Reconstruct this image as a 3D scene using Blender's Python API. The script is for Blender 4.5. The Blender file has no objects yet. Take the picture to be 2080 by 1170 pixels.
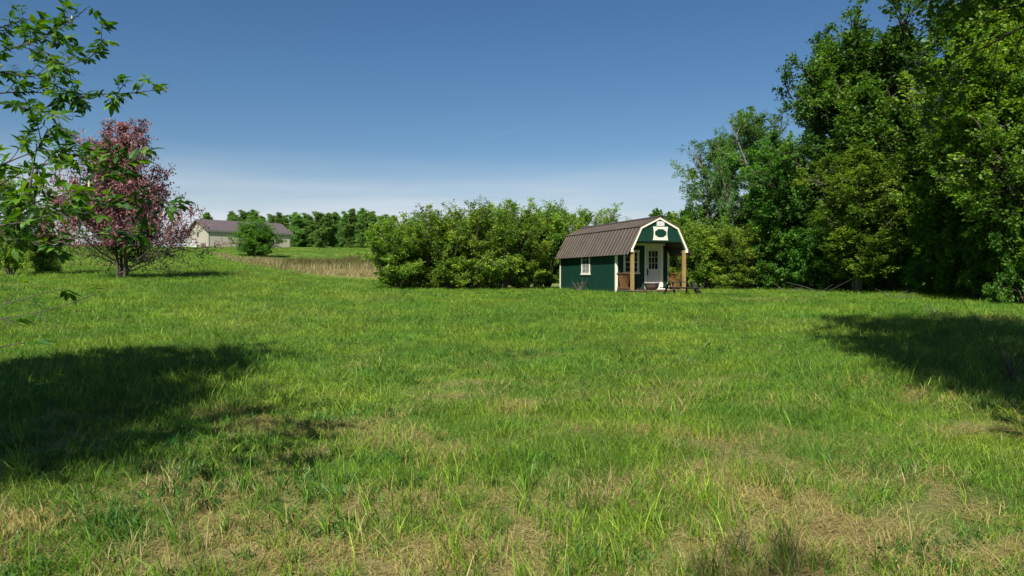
import bpy, math, random
import numpy as np
from mathutils import Vector, Matrix
R = math.radians
scene = bpy.context.scene
EYE = 1.6            # camera height over the grass; F = focal length in photo pixels
F = 1500.0
# ------------------------------------------------------------------ camera
cd = bpy.data.cameras.new("camera"); cam = bpy.data.objects.new("camera", cd)
scene.collection.objects.link(cam); scene.camera = cam
cam.location = (0, 0, EYE); cam.rotation_euler = (R(90) - math.atan(20 / F), 0, 0)
cd.sensor_width = 36; cd.lens = 36 * F / 2080; cd.clip_end = 60000; cd.clip_start = .05
# ------------------------------------------------------------------ sun and sky
SUN_EL, SUN_AZ = R(45), math.atan2(-.30, -.954)
sd = bpy.data.lights.new("sun", 'SUN'); sun = bpy.data.objects.new("sun", sd)
scene.collection.objects.link(sun)
sd.energy = 5.0; sd.angle = R(.5); sd.color = (1, .95, .86)
sv = Vector((math.sin(SUN_AZ) * math.cos(SUN_EL), math.cos(SUN_AZ) * math.cos(SUN_EL), math.sin(SUN_EL)))
sun.rotation_euler = sv.to_track_quat('Z', 'Y').to_euler()
sun.location = (0, -20, 40)
w = bpy.data.worlds.new("World"); scene.world = w; w.use_nodes = True
nt = w.node_tree; bg = nt.nodes['Background']
sky = nt.nodes.new('ShaderNodeTexSky'); sky.sky_type = 'NISHITA'; sky.sun_disc = False
sky.sun_elevation = SUN_EL; sky.sun_rotation = SUN_AZ; sky.air_density = 1.0; sky.dust_density = .5; sky.ozone_density = 2.2; sky.altitude = 200
# thin veil of high cloud low in the sky
tc = nt.nodes.new('ShaderNodeTexCoord'); sp = nt.nodes.new('ShaderNodeSeparateXYZ')
nt.links.new(tc.outputs['Generated'], sp.inputs[0])
mp = nt.nodes.new('ShaderNodeMapping'); mp.inputs['Scale'].default_value = (1.6, 1.6, 14)
nt.links.new(tc.outputs['Generated'], mp.inputs[0])
nz = nt.nodes.new('ShaderNodeTexNoise'); nz.inputs['Scale'].default_value = 2.2; nz.inputs['Detail'].default_value = 5; nz.inputs['Roughness'].default_value = .5
nt.links.new(mp.outputs[0], nz.inputs[0])
mr = nt.nodes.new('ShaderNodeMapRange'); mr.inputs[1].default_value = .175; mr.inputs[2].default_value = .06; mr.interpolation_type = 'SMOOTHSTEP'
nt.links.new(sp.outputs['Z'], mr.inputs[0])
m1 = nt.nodes.new('ShaderNodeMapRange'); m1.inputs[1].default_value = .08; m1.inputs[2].default_value = .62
nt.links.new(nz.outputs[0], m1.inputs[0])
ml = nt.nodes.new('ShaderNodeMath'); ml.operation = 'MULTIPLY'; nt.links.new(mr.outputs[0], ml.inputs[0]); nt.links.new(m1.outputs[0], ml.inputs[1])
ml2 = nt.nodes.new('ShaderNodeMath'); ml2.operation = 'MULTIPLY'; nt.links.new(ml.outputs[0], ml2.inputs[0]); ml2.inputs[1].default_value = .9
mx = nt.nodes.new('ShaderNodeMix'); mx.data_type = 'RGBA'
nt.links.new(ml2.outputs[0], mx.inputs[0]); hsv = nt.nodes.new('ShaderNodeHueSaturation'); hsv.inputs['Saturation'].default_value = 1.25; hsv.inputs['Hue'].default_value = .502; nt.links.new(sky.outputs[0], hsv.inputs['Color']); nt.links.new(hsv.outputs[0], mx.inputs[6]); mx.inputs[7].default_value = (8.6, 9.1, 9.9, 1)
nt.links.new(mx.outputs[2], bg.inputs[0]); bg.inputs[1].default_value = .053
scene.view_settings.view_transform = 'Standard'; scene.view_settings.look = 'None'
scene.view_settings.exposure = .7; scene.view_settings.gamma = 1
scene.render.engine = 'CYCLES'
scene.cycles.max_bounces = 6; scene.cycles.transparent_max_bounces = 8
C = scene.collection

# ------------------------------------------------------------------ helpers
def tag(o, label=None, cat=None, group=None, kind=None):
    for k, v in (('label', label), ('category', cat), ('group', group), ('kind', kind)):
        if v: o[k] = v
    return o
def empty(name, loc=(0, 0, 0), rz=0, sc=1):
    o = bpy.data.objects.new(name, None); C.objects.link(o)
    o.location = loc; o.rotation_euler = (0, 0, rz); o.scale = (sc,) * 3 if not isinstance(sc, tuple) else sc
    o.empty_display_size = .2
    return o
def raw_mesh(name, verts, faces, mat=None, parent=None, attrs=None, smooth=False):
    """faces: list of int arrays (n,k) with differing k"""
    me = bpy.data.meshes.new(name)
    verts = np.asarray(verts, dtype=np.float32)
    me.vertices.add(len(verts)); me.vertices.foreach_set('co', verts.ravel())
    faces = [np.asarray(f, dtype=np.int32) for f in faces if len(f)]
    if faces:
        nl = sum(f.size for f in faces); npz = sum(len(f) for f in faces)
        me.loops.add(nl); me.loops.foreach_set('vertex_index', np.concatenate([f.ravel() for f in faces]))
        me.polygons.add(npz)
        tot = np.concatenate([np.full(len(f), f.shape[1], np.int32) for f in faces])
        st = np.concatenate([[0], np.cumsum(tot)[:-1]]).astype(np.int32)
        me.polygons.foreach_set('loop_start', st); me.polygons.foreach_set('loop_total', tot)
        me.polygons.foreach_set('use_smooth', np.full(npz, smooth))
    for k, v in (attrs or {}).items():
        v = np.asarray(v)
        if v.dtype.kind == 'i':
            a = me.attributes.new(k, 'INT', 'POINT'); a.data.foreach_set('value', v.astype(np.int32))
        elif v.ndim == 2:
            a = me.attributes.new(k, 'FLOAT_VECTOR', 'POINT'); a.data.foreach_set('vector', v.astype(np.float32).ravel())
        else:
            a = me.attributes.new(k, 'FLOAT', 'POINT'); a.data.foreach_set('value', v.astype(np.float32))
    me.update(calc_edges=True)
    if mat: me.materials.append(mat)
    o = bpy.data.objects.new(name, me); C.objects.link(o)
    if parent: o.parent = parent
    return o
class MB:
    def __init__(s): s.v = []; s.f = []
    def poly(s, pts, faces):
        b = len(s.v); s.v += [tuple(p) for p in pts]; s.f += [tuple(b + i for i in f) for f in faces]; return s
    def box(s, x0, x1, y0, y1, z0, z1):
        return s.poly([(x0, y0, z0), (x1, y0, z0), (x1, y1, z0), (x0, y1, z0), (x0, y0, z1), (x1, y0, z1), (x1, y1, z1), (x0, y1, z1)],
                      [(0, 3, 2, 1), (4, 5, 6, 7), (0, 1, 5, 4), (1, 2, 6, 5), (2, 3, 7, 6), (3, 0, 4, 7)])
    def beam(s, p0, p1, w, h, up=(0, 0, 1)):
        p0, p1 = Vector(p0), Vector(p1); d = (p1 - p0).normalized(); u = Vector(up)
        a = d.cross(u)
        if a.length < 1e-3: a = d.cross(Vector((0, 1, 0)))
        a.normalize(); b = a.cross(d)
        pts = [p + a * (sx * w / 2) + b * (sy * h / 2) for p in (p0, p1) for sx, sy in ((-1, -1), (1, -1), (1, 1), (-1, 1))]
        return s.poly(pts, [(3, 2, 1, 0), (4, 5, 6, 7), (0, 1, 5, 4), (1, 2, 6, 5), (2, 3, 7, 6), (3, 0, 4, 7)])
    def prism(s, pts, off):
        n = len(pts); o = Vector(off); a = [Vector(p) for p in pts]
        return s.poly(a + [p + o for p in a], [tuple(range(n))[::-1], tuple(range(n, 2 * n))] + [(i, (i + 1) % n, n + (i + 1) % n, n + i) for i in range(n)])
    def tube(s, pts, rad, n=8):
        pts = [Vector(p) for p in pts]; rs = rad if isinstance(rad, (list, tuple)) else [rad] * len(pts); V = []
        for i, p in enumerate(pts):
            d = (pts[min(i + 1, len(pts) - 1)] - pts[max(i - 1, 0)]).normalized()
            a = d.cross(Vector((.31, .17, .93)))
            a = a.normalized(); b = d.cross(a)
            V += [p + (a * math.cos(2 * math.pi * k / n) + b * math.sin(2 * math.pi * k / n)) * rs[i] for k in range(n)]
        Fc = [(i * n + k, i * n + (k + 1) % n, (i + 1) * n + (k + 1) % n, (i + 1) * n + k) for i in range(len(pts) - 1) for k in range(n)]
        return s.poly(V, Fc + [tuple(range(n))[::-1], tuple(range((len(pts) - 1) * n, len(pts) * n))])
    def lathe(s, prof, c=(0, 0, 0), n=20):
        V = [(c[0] + r * math.cos(2 * math.pi * k / n), c[1] + r * math.sin(2 * math.pi * k / n), c[2] + z) for r, z in prof for k in range(n)]
        return s.poly(V, [(i * n + k, i * n + (k + 1) % n, (i + 1) * n + (k + 1) % n, (i + 1) * n + k) for i in range(len(prof) - 1) for k in range(n)]
                      + [tuple(range(n))[::-1], tuple(range((len(prof) - 1) * n, len(prof) * n))])
    def build(s, name, mat, parent=None, bevel=0, smooth=False):
        me = bpy.data.meshes.new(name); me.from_pydata([tuple(v) for v in s.v], [], s.f); me.update()
        if smooth: me.polygons.foreach_set('use_smooth', [True] * len(me.polygons))
        me.materials.append(mat); o = bpy.data.objects.new(name, me); C.objects.link(o)
        if parent: o.parent = parent
        if bevel:
            b = o.modifiers.new('bevel', 'BEVEL'); b.width = bevel; b.segments = 2; b.limit_method = 'ANGLE'
        return o
def copy_tree(o, parent=None):
    c = o.copy(); C.objects.link(c); c.parent = parent
    for ch in list(o.children): copy_tree(ch, c)
    return c

# ------------------------------------------------------------------ noise and ground shape
def _hash(ix, iy, s):
    n = (ix.astype(np.int64) * 374761393 + iy.astype(np.int64) * 668265263 + s * 974634777) & 0x7fffffff
    n = ((n ^ (n >> 13)) * 1274126177) & 0x7fffffff
    return ((n ^ (n >> 16)) & 0xffff) / 65535.0
def vnoise(x, y, s=0):
    ix, iy = np.floor(x), np.floor(y); fx, fy = x - ix, y - iy
    fx = fx * fx * (3 - 2 * fx); fy = fy * fy * (3 - 2 * fy)
    a, b = _hash(ix, iy, s), _hash(ix + 1, iy, s); c, d = _hash(ix, iy + 1, s), _hash(ix + 1, iy + 1, s)
    return (a * (1 - fx) + b * fx) * (1 - fy) + (c * (1 - fx) + d * fx) * fy
def fbm(x, y, s=0, o=4):
    t = 0; a = .5
    for i in range(o): t = t + a * vnoise(x * 2 ** i + 17.3 * i, y * 2 ** i - 9.1 * i, s + i); a *= .5
    return t / (1 - .5 ** o)
def prof(pts):
    p = np.array(pts, float); zz = np.arange(0, 401, 1.0); h = np.interp(zz, p[:, 0], p[:, 1])
    k = np.hanning(9); k /= k.sum(); hp = np.pad(h, 4, mode='edge'); return np.convolve(hp, k, 'valid')
PL = prof([(0, -1.6), (8, -1.42), (15, -1.15), (22, -.62), (27, -.18), (32, .02), (45, .62), (75, 1.95), (100, 3.6), (118, 4.75), (128, 5.25), (150, 5.9), (230, 6.5), (400, 6)])
PM = prof([(0, -1.6), (8, -1.42), (15, -1.18), (22, -.95), (30, -.78), (42, -.6), (50, -.08), (60, .6), (80, 2.0), (100, 3.6), (125, 5.0), (150, 5.8), (230, 6.3), (400, 6)])
PC = prof([(0, -1.6), (8, -1.42), (15, -1.17), (22, -.93), (28, -.82), (35, -.75), (45, -.68), (60, -.5), (100, .8), (150, 2.6), (230, 3.5), (400, 3)])
def H(x, y):
    x = np.asarray(x, float); y = np.asarray(y, float)
    yy = np.clip(y, 0, 400); t = x / np.maximum(y, 12)
    g = lambda P: np.interp(yy, np.arange(0, 401, 1.0), P)
    wl = np.clip((-t - .2) / .2, 0, 1); wl = wl * wl * (3 - 2 * wl)
    wc = np.clip((t + .2) / .17, 0, 1); wc = wc * wc * (3 - 2 * wc)
    z = g(PM) * (1 - wl) * (1 - wc) + g(PL) * wl + g(PC) * wc
    d = np.hypot(x, y)
    z = z + (fbm(x / 3.1, y / 3.1, 5, 3) - .5) * .10 * np.clip(d / 8, .2, 1) + (fbm(x / 14, y / 14, 9, 2) - .5) * np.clip((d - 45) / 60, 0, 1) * 1.1
    # low grassy bank where the wood begins on the right
    z = z + .16 * np.exp(-((y - 33 + .25 * (x - 12)) / 4) ** 2) * np.clip((x - 9) / 4, 0, 1)
    return z + EYE - np.clip((y - 400) / 2000, 0, 1) * 6
def Hs(x, y): return float(H(np.array([x]), np.array([y]))[0])
def PX(px, d): return (px - 1040) / F * d           # sideways place of something seen at px, d metres ahead
def lerp_xy(px, py):                                # where the sight line through (px, py) meets the ground
    ys = np.concatenate([np.arange(2, 60, .1), np.arange(60, 200, .4)]); xs = (px - 1040) / F * ys
    zz = EYE - (py - 565) / F * ys; hit = np.where(zz <= H(xs, ys))[0]
    i = hit[0] if len(hit) else -1
    return xs[i], ys[i]

# ------------------------------------------------------------------ materials
def newmat(name):
    m = bpy.data.materials.new(name); m.use_nodes = True; n = m.node_tree
    return m, n, n.nodes['Principled BSDF'], n.links
def N(n, t, **kw):
    o = n.nodes.new(t)
    for k, v in kw.items(): setattr(o, k, v)
    return o
def noisy(name, c1, c2, scale=6, rough=.6, bump=0, stretch=(1, 1, 1), metal=0, spec=.4, detail=6):
    m, n, b, l = newmat(name)
    tcn = N(n, 'ShaderNodeTexCoord'); mpn = N(n, 'ShaderNodeMapping'); mpn.inputs['Scale'].default_value = stretch
    l.new(tcn.outputs['Object'], mpn.inputs[0])
    z = N(n, 'ShaderNodeTexNoise'); z.inputs['Scale'].default_value = scale; z.inputs['Detail'].default_value = detail; z.inputs['Roughness'].default_value = .65
    l.new(mpn.outputs[0], z.inputs[0])
    r = N(n, 'ShaderNodeValToRGB'); r.color_ramp.elements[0].position = .32; r.color_ramp.elements[1].position = .68
    r.color_ramp.elements[0].color = (*c1, 1); r.color_ramp.elements[1].color = (*c2, 1)
    l.new(z.outputs[0], r.inputs[0]); l.new(r.outputs[0], b.inputs['Base Color'])
    b.inputs['Roughness'].default_value = rough; b.inputs['Metallic'].default_value = metal; b.inputs['Specular IOR Level'].default_value = spec
    if bump:
        bp = N(n, 'ShaderNodeBump'); bp.inputs['Strength'].default_value = bump; bp.inputs['Distance'].default_value = .02
        l.new(z.outputs[0], bp.inputs['Height']); l.new(bp.outputs[0], b.inputs['Normal'])
    return m
def leafmat(name, c1, c2, c3=None, trans=.3, rough=.5):
    m, n, b, l = newmat(name)
    at = N(n, 'ShaderNodeAttribute'); at.attribute_name = 'v'
    r = N(n, 'ShaderNodeValToRGB'); e = r.color_ramp.elements
    e[0].color = (*c1, 1); e[0].position = .1; e[1].color = (*(c3 or c2), 1); e[1].position = .95
    if c3: x = e.new(.55); x.color = (*c2, 1)
    oi = N(n, 'ShaderNodeObjectInfo'); hs = N(n, 'ShaderNodeHueSaturation')
    mh = N(n, 'ShaderNodeMapRange'); mh.inputs[3].default_value = .492; mh.inputs[4].default_value = .512
    mv = N(n, 'ShaderNodeMapRange'); mv.inputs[3].default_value = .82; mv.inputs[4].default_value = 1.18
    l.new(oi.outputs['Random'], mh.inputs[0]); l.new(oi.outputs['Random'], mv.inputs[0])
    l.new(at.outputs['Fac'], r.inputs[0]); l.new(r.outputs[0], hs.inputs['Color']); l.new(mh.outputs[0], hs.inputs['Hue']); l.new(mv.outputs[0], hs.inputs['Value'])
    l.new(hs.outputs[0], b.inputs['Base Color']); b.inputs['Roughness'].default_value = rough; b.inputs['Specular IOR Level'].default_value = .35
    tr = N(n, 'ShaderNodeBsdfTranslucent'); h2 = N(n, 'ShaderNodeHueSaturation'); h2.inputs['Hue'].default_value = .485; h2.inputs['Saturation'].default_value = 1.1; h2.inputs['Value'].default_value = 1.5
    l.new(hs.outputs[0], h2.inputs['Color']); l.new(h2.outputs[0], tr.inputs[0])
    ms = N(n, 'ShaderNodeMixShader'); ms.inputs[0].default_value = trans
    l.new(b.outputs[0], ms.inputs[1]); l.new(tr.outputs[0], ms.inputs[2]); l.new(ms.outputs[0], n.nodes['Material Output'].inputs[0])
    return m
M = {}
M['bark'] = noisy('bark', (.035, .028, .02), (.10, .085, .065), 9, .9, .6, (1, 1, .25))
M['bark_pale'] = noisy('bark_pale', (.10, .085, .065), (.22, .20, .165), 9, .9, .5, (1, 1, .25))
M['leaf_maple'] = leafmat('leaf_maple', (.020, .065, .008), (.068, .175, .018), (.165, .31, .034), .42)
M['leaf_yellow'] = leafmat('leaf_yellow', (.040, .095, .010), (.115, .23, .020), (.27, .39, .04), .42)
M['leaf_ash'] = leafmat('leaf_ash', (.04, .12, .018), (.10, .235, .03), (.18, .34, .05), .4)
M['leaf_dark'] = leafmat('leaf_dark', (.012, .035, .008), (.028, .075, .012), (.05, .11, .018))
M['leaf_lilac'] = leafmat('leaf_lilac', (.030, .085, .012), (.17, .30, .034), (.44, .52, .07), .45)
M['leaf_poplar'] = leafmat('leaf_poplar', (.07, .15, .035), (.14, .26, .055), (.23, .36, .09), .4)
M['leaf_box'] = leafmat('leaf_box', (.020, .065, .010), (.045, .13, .014), (.13, .25, .024), .42)
M['leaf_bronze'] = leafmat('leaf_bronze', (.022, .035, .014), (.045, .055, .02), (.075, .06, .03))
M['blossom'] = leafmat('blossom', (.15, .055, .060), (.28, .115, .122), (.46, .26, .27), .3, .7)

def blade_mat(name, g1, g2, straw, drybias):
    m, n, b, l = newmat(name)
    v = N(n, 'ShaderNodeAttribute'); v.attribute_name = 'v'
    t = N(n, 'ShaderNodeAttribute'); t.attribute_name = 't'
    d = N(n, 'ShaderNodeAttribute'); d.attribute_name = 'dry'; d.attribute_type = 'INSTANCER'
    r = N(n, 'ShaderNodeValToRGB'); e = r.color_ramp.elements; e[0].color = (*g1, 1); e[1].color = (*g2, 1)
    l.new(v.outputs['Fac'], r.inputs[0])
    gp = N(n, 'ShaderNodeNewGeometry'); z = N(n, 'ShaderNodeTexNoise'); z.inputs['Scale'].default_value = .55; z.inputs['Detail'].default_value = 4
    l.new(gp.outputs['Position'], z.inputs[0])
    hs = N(n, 'ShaderNodeHueSaturation'); mh = N(n, 'ShaderNodeMapRange'); mh.inputs[1].default_value = .3; mh.inputs[2].default_value = .7; mh.inputs[3].default_value = .476; mh.inputs[4].default_value = .528
    mv = N(n, 'ShaderNodeMapRange'); mv.inputs[1].default_value = .3; mv.inputs[2].default_value = .7; mv.inputs[3].default_value = 1.22; mv.inputs[4].default_value = .78
    oi = N(n, 'ShaderNodeObjectInfo'); mo = N(n, 'ShaderNodeMapRange'); mo.inputs[3].default_value = .62; mo.inputs[4].default_value = 1.32; l.new(oi.outputs['Random'], mo.inputs[0])
    mm = N(n, 'ShaderNodeMath', operation='MULTIPLY'); l.new(mo.outputs[0], mm.inputs[0]); l.new(mv.outputs[0], mm.inputs[1])
    l.new(z.outputs[0], mh.inputs[0]); l.new(z.outputs[0], mv.inputs[0]); l.new(mh.outputs[0], hs.inputs['Hue']); l.new(mm.outputs[0], hs.inputs['Value']); l.new(r.outputs[0], hs.inputs['Color'])
    # a blade is straw when its own number falls under the patch's dryness; the foot of every blade is straw too
    a = N(n, 'ShaderNodeMath', operation='ADD'); l.new(d.outputs['Fac'], a.inputs[0]); a.inputs[1].default_value = drybias
    s = N(n, 'ShaderNodeMath', operation='SUBTRACT'); l.new(a.outputs[0], s.inputs[0]); 
    vh = N(n, 'ShaderNodeMath', operation='FRACT'); vm = N(n, 'ShaderNodeMath', operation='MULTIPLY'); vm.inputs[1].default_value = 7.31
    l.new(v.outputs['Fac'], vm.inputs[0]); l.new(vm.outputs[0], vh.inputs[0]); l.new(vh.outputs[0], s.inputs[1])
    k = N(n, 'ShaderNodeMath', operation='MULTIPLY'); k.inputs[1].default_value = 8; k.use_clamp = True; l.new(s.outputs[0], k.inputs[0])
    foot = N(n, 'ShaderNodeMapRange'); foot.inputs[1].default_value = .25; foot.inputs[2].default_value = 0; foot.inputs[4].default_value = .5
    l.new(t.outputs['Fac'], foot.inputs[0])
    mxx = N(n, 'ShaderNodeMath', operation='MAXIMUM'); l.new(k.outputs[0], mxx.inputs[0]); l.new(foot.outputs[0], mxx.inputs[1])
    mc = N(n, 'ShaderNodeMix', data_type='RGBA'); l.new(mxx.outputs[0], mc.inputs[0]); l.new(hs.outputs[0], mc.inputs[6]); mc.inputs[7].default_value = (*straw, 1)
    l.new(mc.outputs[2], b.inputs['Base Color']); b.inputs['Roughness'].default_value = .5; b.inputs['Specular IOR Level'].default_value = .3
    tr = N(n, 'ShaderNodeBsdfTranslucent'); l.new(mc.outputs[2], tr.inputs[0])
    ms = N(n, 'ShaderNodeMixShader'); ms.inputs[0].default_value = .3
    l.new(b.outputs[0], ms.inputs[1]); l.new(tr.outputs[0], ms.inputs[2]); l.new(ms.outputs[0], n.nodes['Material Output'].inputs[0])
    return m
M['short_grass'] = blade_mat('short_grass', (.040, .120, .008), (.22, .35, .030), (.42, .35, .11), -.10)
M['tall_grass'] = blade_mat('tall_grass', (.020, .090, .008), (.23, .37, .028), (.40, .34, .15), -.72)
M['thatch'] = blade_mat('thatch', (.28, .225, .07), (.52, .43, .16), (.38, .31, .12), .2)
M['reed'] = blade_mat('reed', (.065, .075, .014), (.15, .14, .035), (.40, .34, .16), 0)

def ground_mat():
    m, n, b, l = newmat('meadow_soil')
    g = N(n, 'ShaderNodeNewGeometry')
    z1 = N(n, 'ShaderNodeTexNoise'); z1.inputs['Scale'].default_value = 22; z1.inputs['Detail'].default_value = 8; z1.inputs['Roughness'].default_value = .75
    z2 = N(n, 'ShaderNodeTexNoise'); z2.inputs['Scale'].default_value = .35; z2.inputs['Detail'].default_value = 6; z2.inputs['Roughness'].default_value = .6
    l.new(g.outputs['Position'], z1.inputs[0]); l.new(g.outputs['Position'], z2.inputs[0])
    gr = N(n, 'ShaderNodeValToRGB'); e = gr.color_ramp.elements; e[0].color = (.045, .11, .012, 1); e[0].position = .3; e[1].color = (.14, .25, .03, 1); e[1].position = .7
    st = N(n, 'ShaderNodeValToRGB'); e = st.color_ramp.elements; e[0].color = (.10, .075, .035, 1); e[0].position = .3; e[1].color = (.46, .39, .17, 1); e[1].position = .72
    l.new(z1.outputs[0], st.inputs[0])
    ad = N(n, 'ShaderNodeMath', operation='ADD'); l.new(z2.outputs[0], ad.inputs[0])
    sc = N(n, 'ShaderNodeMath', operation='MULTIPLY_ADD'); l.new(z1.outputs[0], sc.inputs[0]); sc.inputs[1].default_value = .5; sc.inputs[2].default_value = -.25
    l.new(sc.outputs[0], ad.inputs[1]); l.new(ad.outputs[0], gr.inputs[0])
    at = N(n, 'ShaderNodeAttribute'); at.attribute_name = 'dry'
    mc = N(n, 'ShaderNodeMix', data_type='RGBA'); l.new(at.outputs['Fac'], mc.inputs[0]); l.new(gr.outputs[0], mc.inputs[6]); l.new(st.outputs[0], mc.inputs[7])
    l.new(mc.outputs[2], b.inputs['Base Color']); b.inputs['Roughness'].default_value = .95; b.inputs['Specular IOR Level'].default_value = .1
    bp = N(n, 'ShaderNodeBump'); bp.inputs['Strength'].default_value = 1; bp.inputs['Distance'].default_value = .04; l.new(z1.outputs[0], bp.inputs['Height']); l.new(bp.outputs[0], b.inputs['Normal'])
    return m
M['ground'] = ground_mat()

# ------------------------------------------------------------------ ground sheet
RB = [(423, 516), (487, 535), (550, 546), (603, 555), (677, 559), (755, 563)]     # near edge of the dry strip
RT = [(423, 513), (487, 528), (571, 534), (677, 533), (755, 527)]                 # far edge
rb = np.array([lerp_xy(*p) for p in RB]); rt = np.array([lerp_xy(*p) for p in RT])
rb = np.vstack([rb, [[-6, 45], [3, 47], [12, 50]]]); rt = np.vstack([rt, [[-8, 66], [6, 66], [14, 62]]])
tb = rb[:, 0] / rb[:, 1]; tt_ = rt[:, 0] / rt[:, 1]
def strip(x, y):                    # 0 at the near edge of the dry strip .. 1 at its far edge
    t = x / np.maximum(y, 1); o1 = np.argsort(tb); o2 = np.argsort(tt_)
    y0 = np.interp(t, tb[o1], rb[o1, 1]); y1 = np.interp(t, tt_[o2], rt[o2, 1])
    s = (y - y0) / np.maximum(y1 - y0, .5); s = np.where((t < -.415) | (t > .2), -1, s); return s
def dryness(x, y):                  # share of straw in the sward
    d = np.hypot(x, y)
    n = fbm(x / .5, y / .5, 31, 4); n2 = fbm(x / 9, y / 9, 77, 3)
    near = np.clip((10.5 - d) / 5.5, 0, 1)
    a = np.clip((n - .5) * 4.0 + (n2 - .5) * .9 + near * .62 - .12, 0, 1)
    far = np.clip((fbm(x / 5, y / 2.2, 51, 3) - .56) * 3, 0, .5) * np.clip((d - 12) / 10, 0, 1)
    s = strip(x, y); band = np.clip((s + .06) / .08, 0, 1) * np.clip((1.25 - s) / .35, 0, 1) * (s > -.5)
    return np.clip(np.maximum(np.maximum(a * np.clip(1.75 - d / 9, .10, 1), far * .7), band * np.where(x / np.maximum(y, 1) < -.29, .4, np.where(s > .2, .35, .75))), 0, 1)
xs = np.concatenate([-np.geomspace(4000, 62, 30), np.arange(-60, 60.1, .6), np.geomspace(62, 4000, 30)])
xs = np.unique(np.concatenate([xs, np.arange(-120, -60, 1.5)]))
ys = np.concatenate([-np.geomspace(800, 32, 12), np.arange(-30, 0, 1.5), np.arange(0, 60, .5), np.arange(60, 240, 1.5), np.geomspace(240, 5000, 24)])
gx, gy = np.meshgrid(xs, ys); gz = H(gx, gy)
nx, ny = len(xs), len(ys); idx = np.arange(nx * ny).reshape(ny, nx)
fc = np.stack([idx[:-1, :-1], idx[:-1, 1:], idx[1:, 1:], idx[1:, :-1]], -1).reshape(-1, 4)
dr = np.clip(dryness(gx, gy) * 1.15 + .15 * np.clip(1 - np.hypot(gx, gy) / 14, 0, 1), 0, 1)
g = raw_mesh('ground', np.stack([gx, gy, gz], -1).reshape(-1, 3), [fc], M['ground'], attrs={'dry': dr.ravel()}, smooth=True)
tag(g, kind='structure')

# ------------------------------------------------------------------ grass (instanced patches held in one object each)
rng = np.random.default_rng(7)
def blades(n, rad, hmin, hmax, width, lean, flat=0, power=.5):
    th = rng.random(n) * 2 * np.pi; rr = rad * rng.random(n) ** power
    base = np.stack([rr * np.cos(th), rr * np.sin(th), np.full(n, -.01)], -1)
    h = hmin + (hmax - hmin) * rng.random(n) ** 1.3; az = rng.random(n) * 2 * np.pi; ln = lean * (.3 + rng.random(n))
    fa = rng.random(n) * 2 * np.pi; side = np.stack([np.cos(fa), np.sin(fa), 0 * fa], -1)
    dirh = np.stack([np.cos(az), np.sin(az), 0 * az], -1); V = []; T = []
    for k, tk in enumerate((0, .35, .7, 1)):
        bend = tk ** 2 * ln; up = tk * np.cos(np.minimum(ln * tk, 1.35))
        if flat: up = tk * .18 + .02; bend = tk
        c = base + dirh * (h * bend)[:, None] + np.array([0, 0, 1]) * (h * up)[:, None] if not np.isscalar(up) else base + dirh * (h * bend)[:, None] + np.array([0, 0, 1]) * (h * up)[:, None]
        wd = width * (1, .9, .6, .08)[k] * (.7 + .6 * rng.random(n)) / 2
        if flat: sdv = np.stack([-np.sin(az), np.cos(az), 0 * az], -1)
        else: sdv = side
        V += [c - sdv * wd[:, None], c + sdv * wd[:, None]]; T += [np.full(n, tk)] * 2
    V = np.stack(V, 1); T = np.stack(T, 1); v = np.repeat(rng.random(n)[:, None], 8, 1)
    i = (np.arange(n) * 8)[:, None]
    Fq = np.concatenate([i + np.array([2 * k, 2 * k + 1, 2 * k + 3, 2 * k + 2]) for k in range(3)])
    return V.reshape(-1, 3), Fq, v.ravel(), T.ravel()
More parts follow.
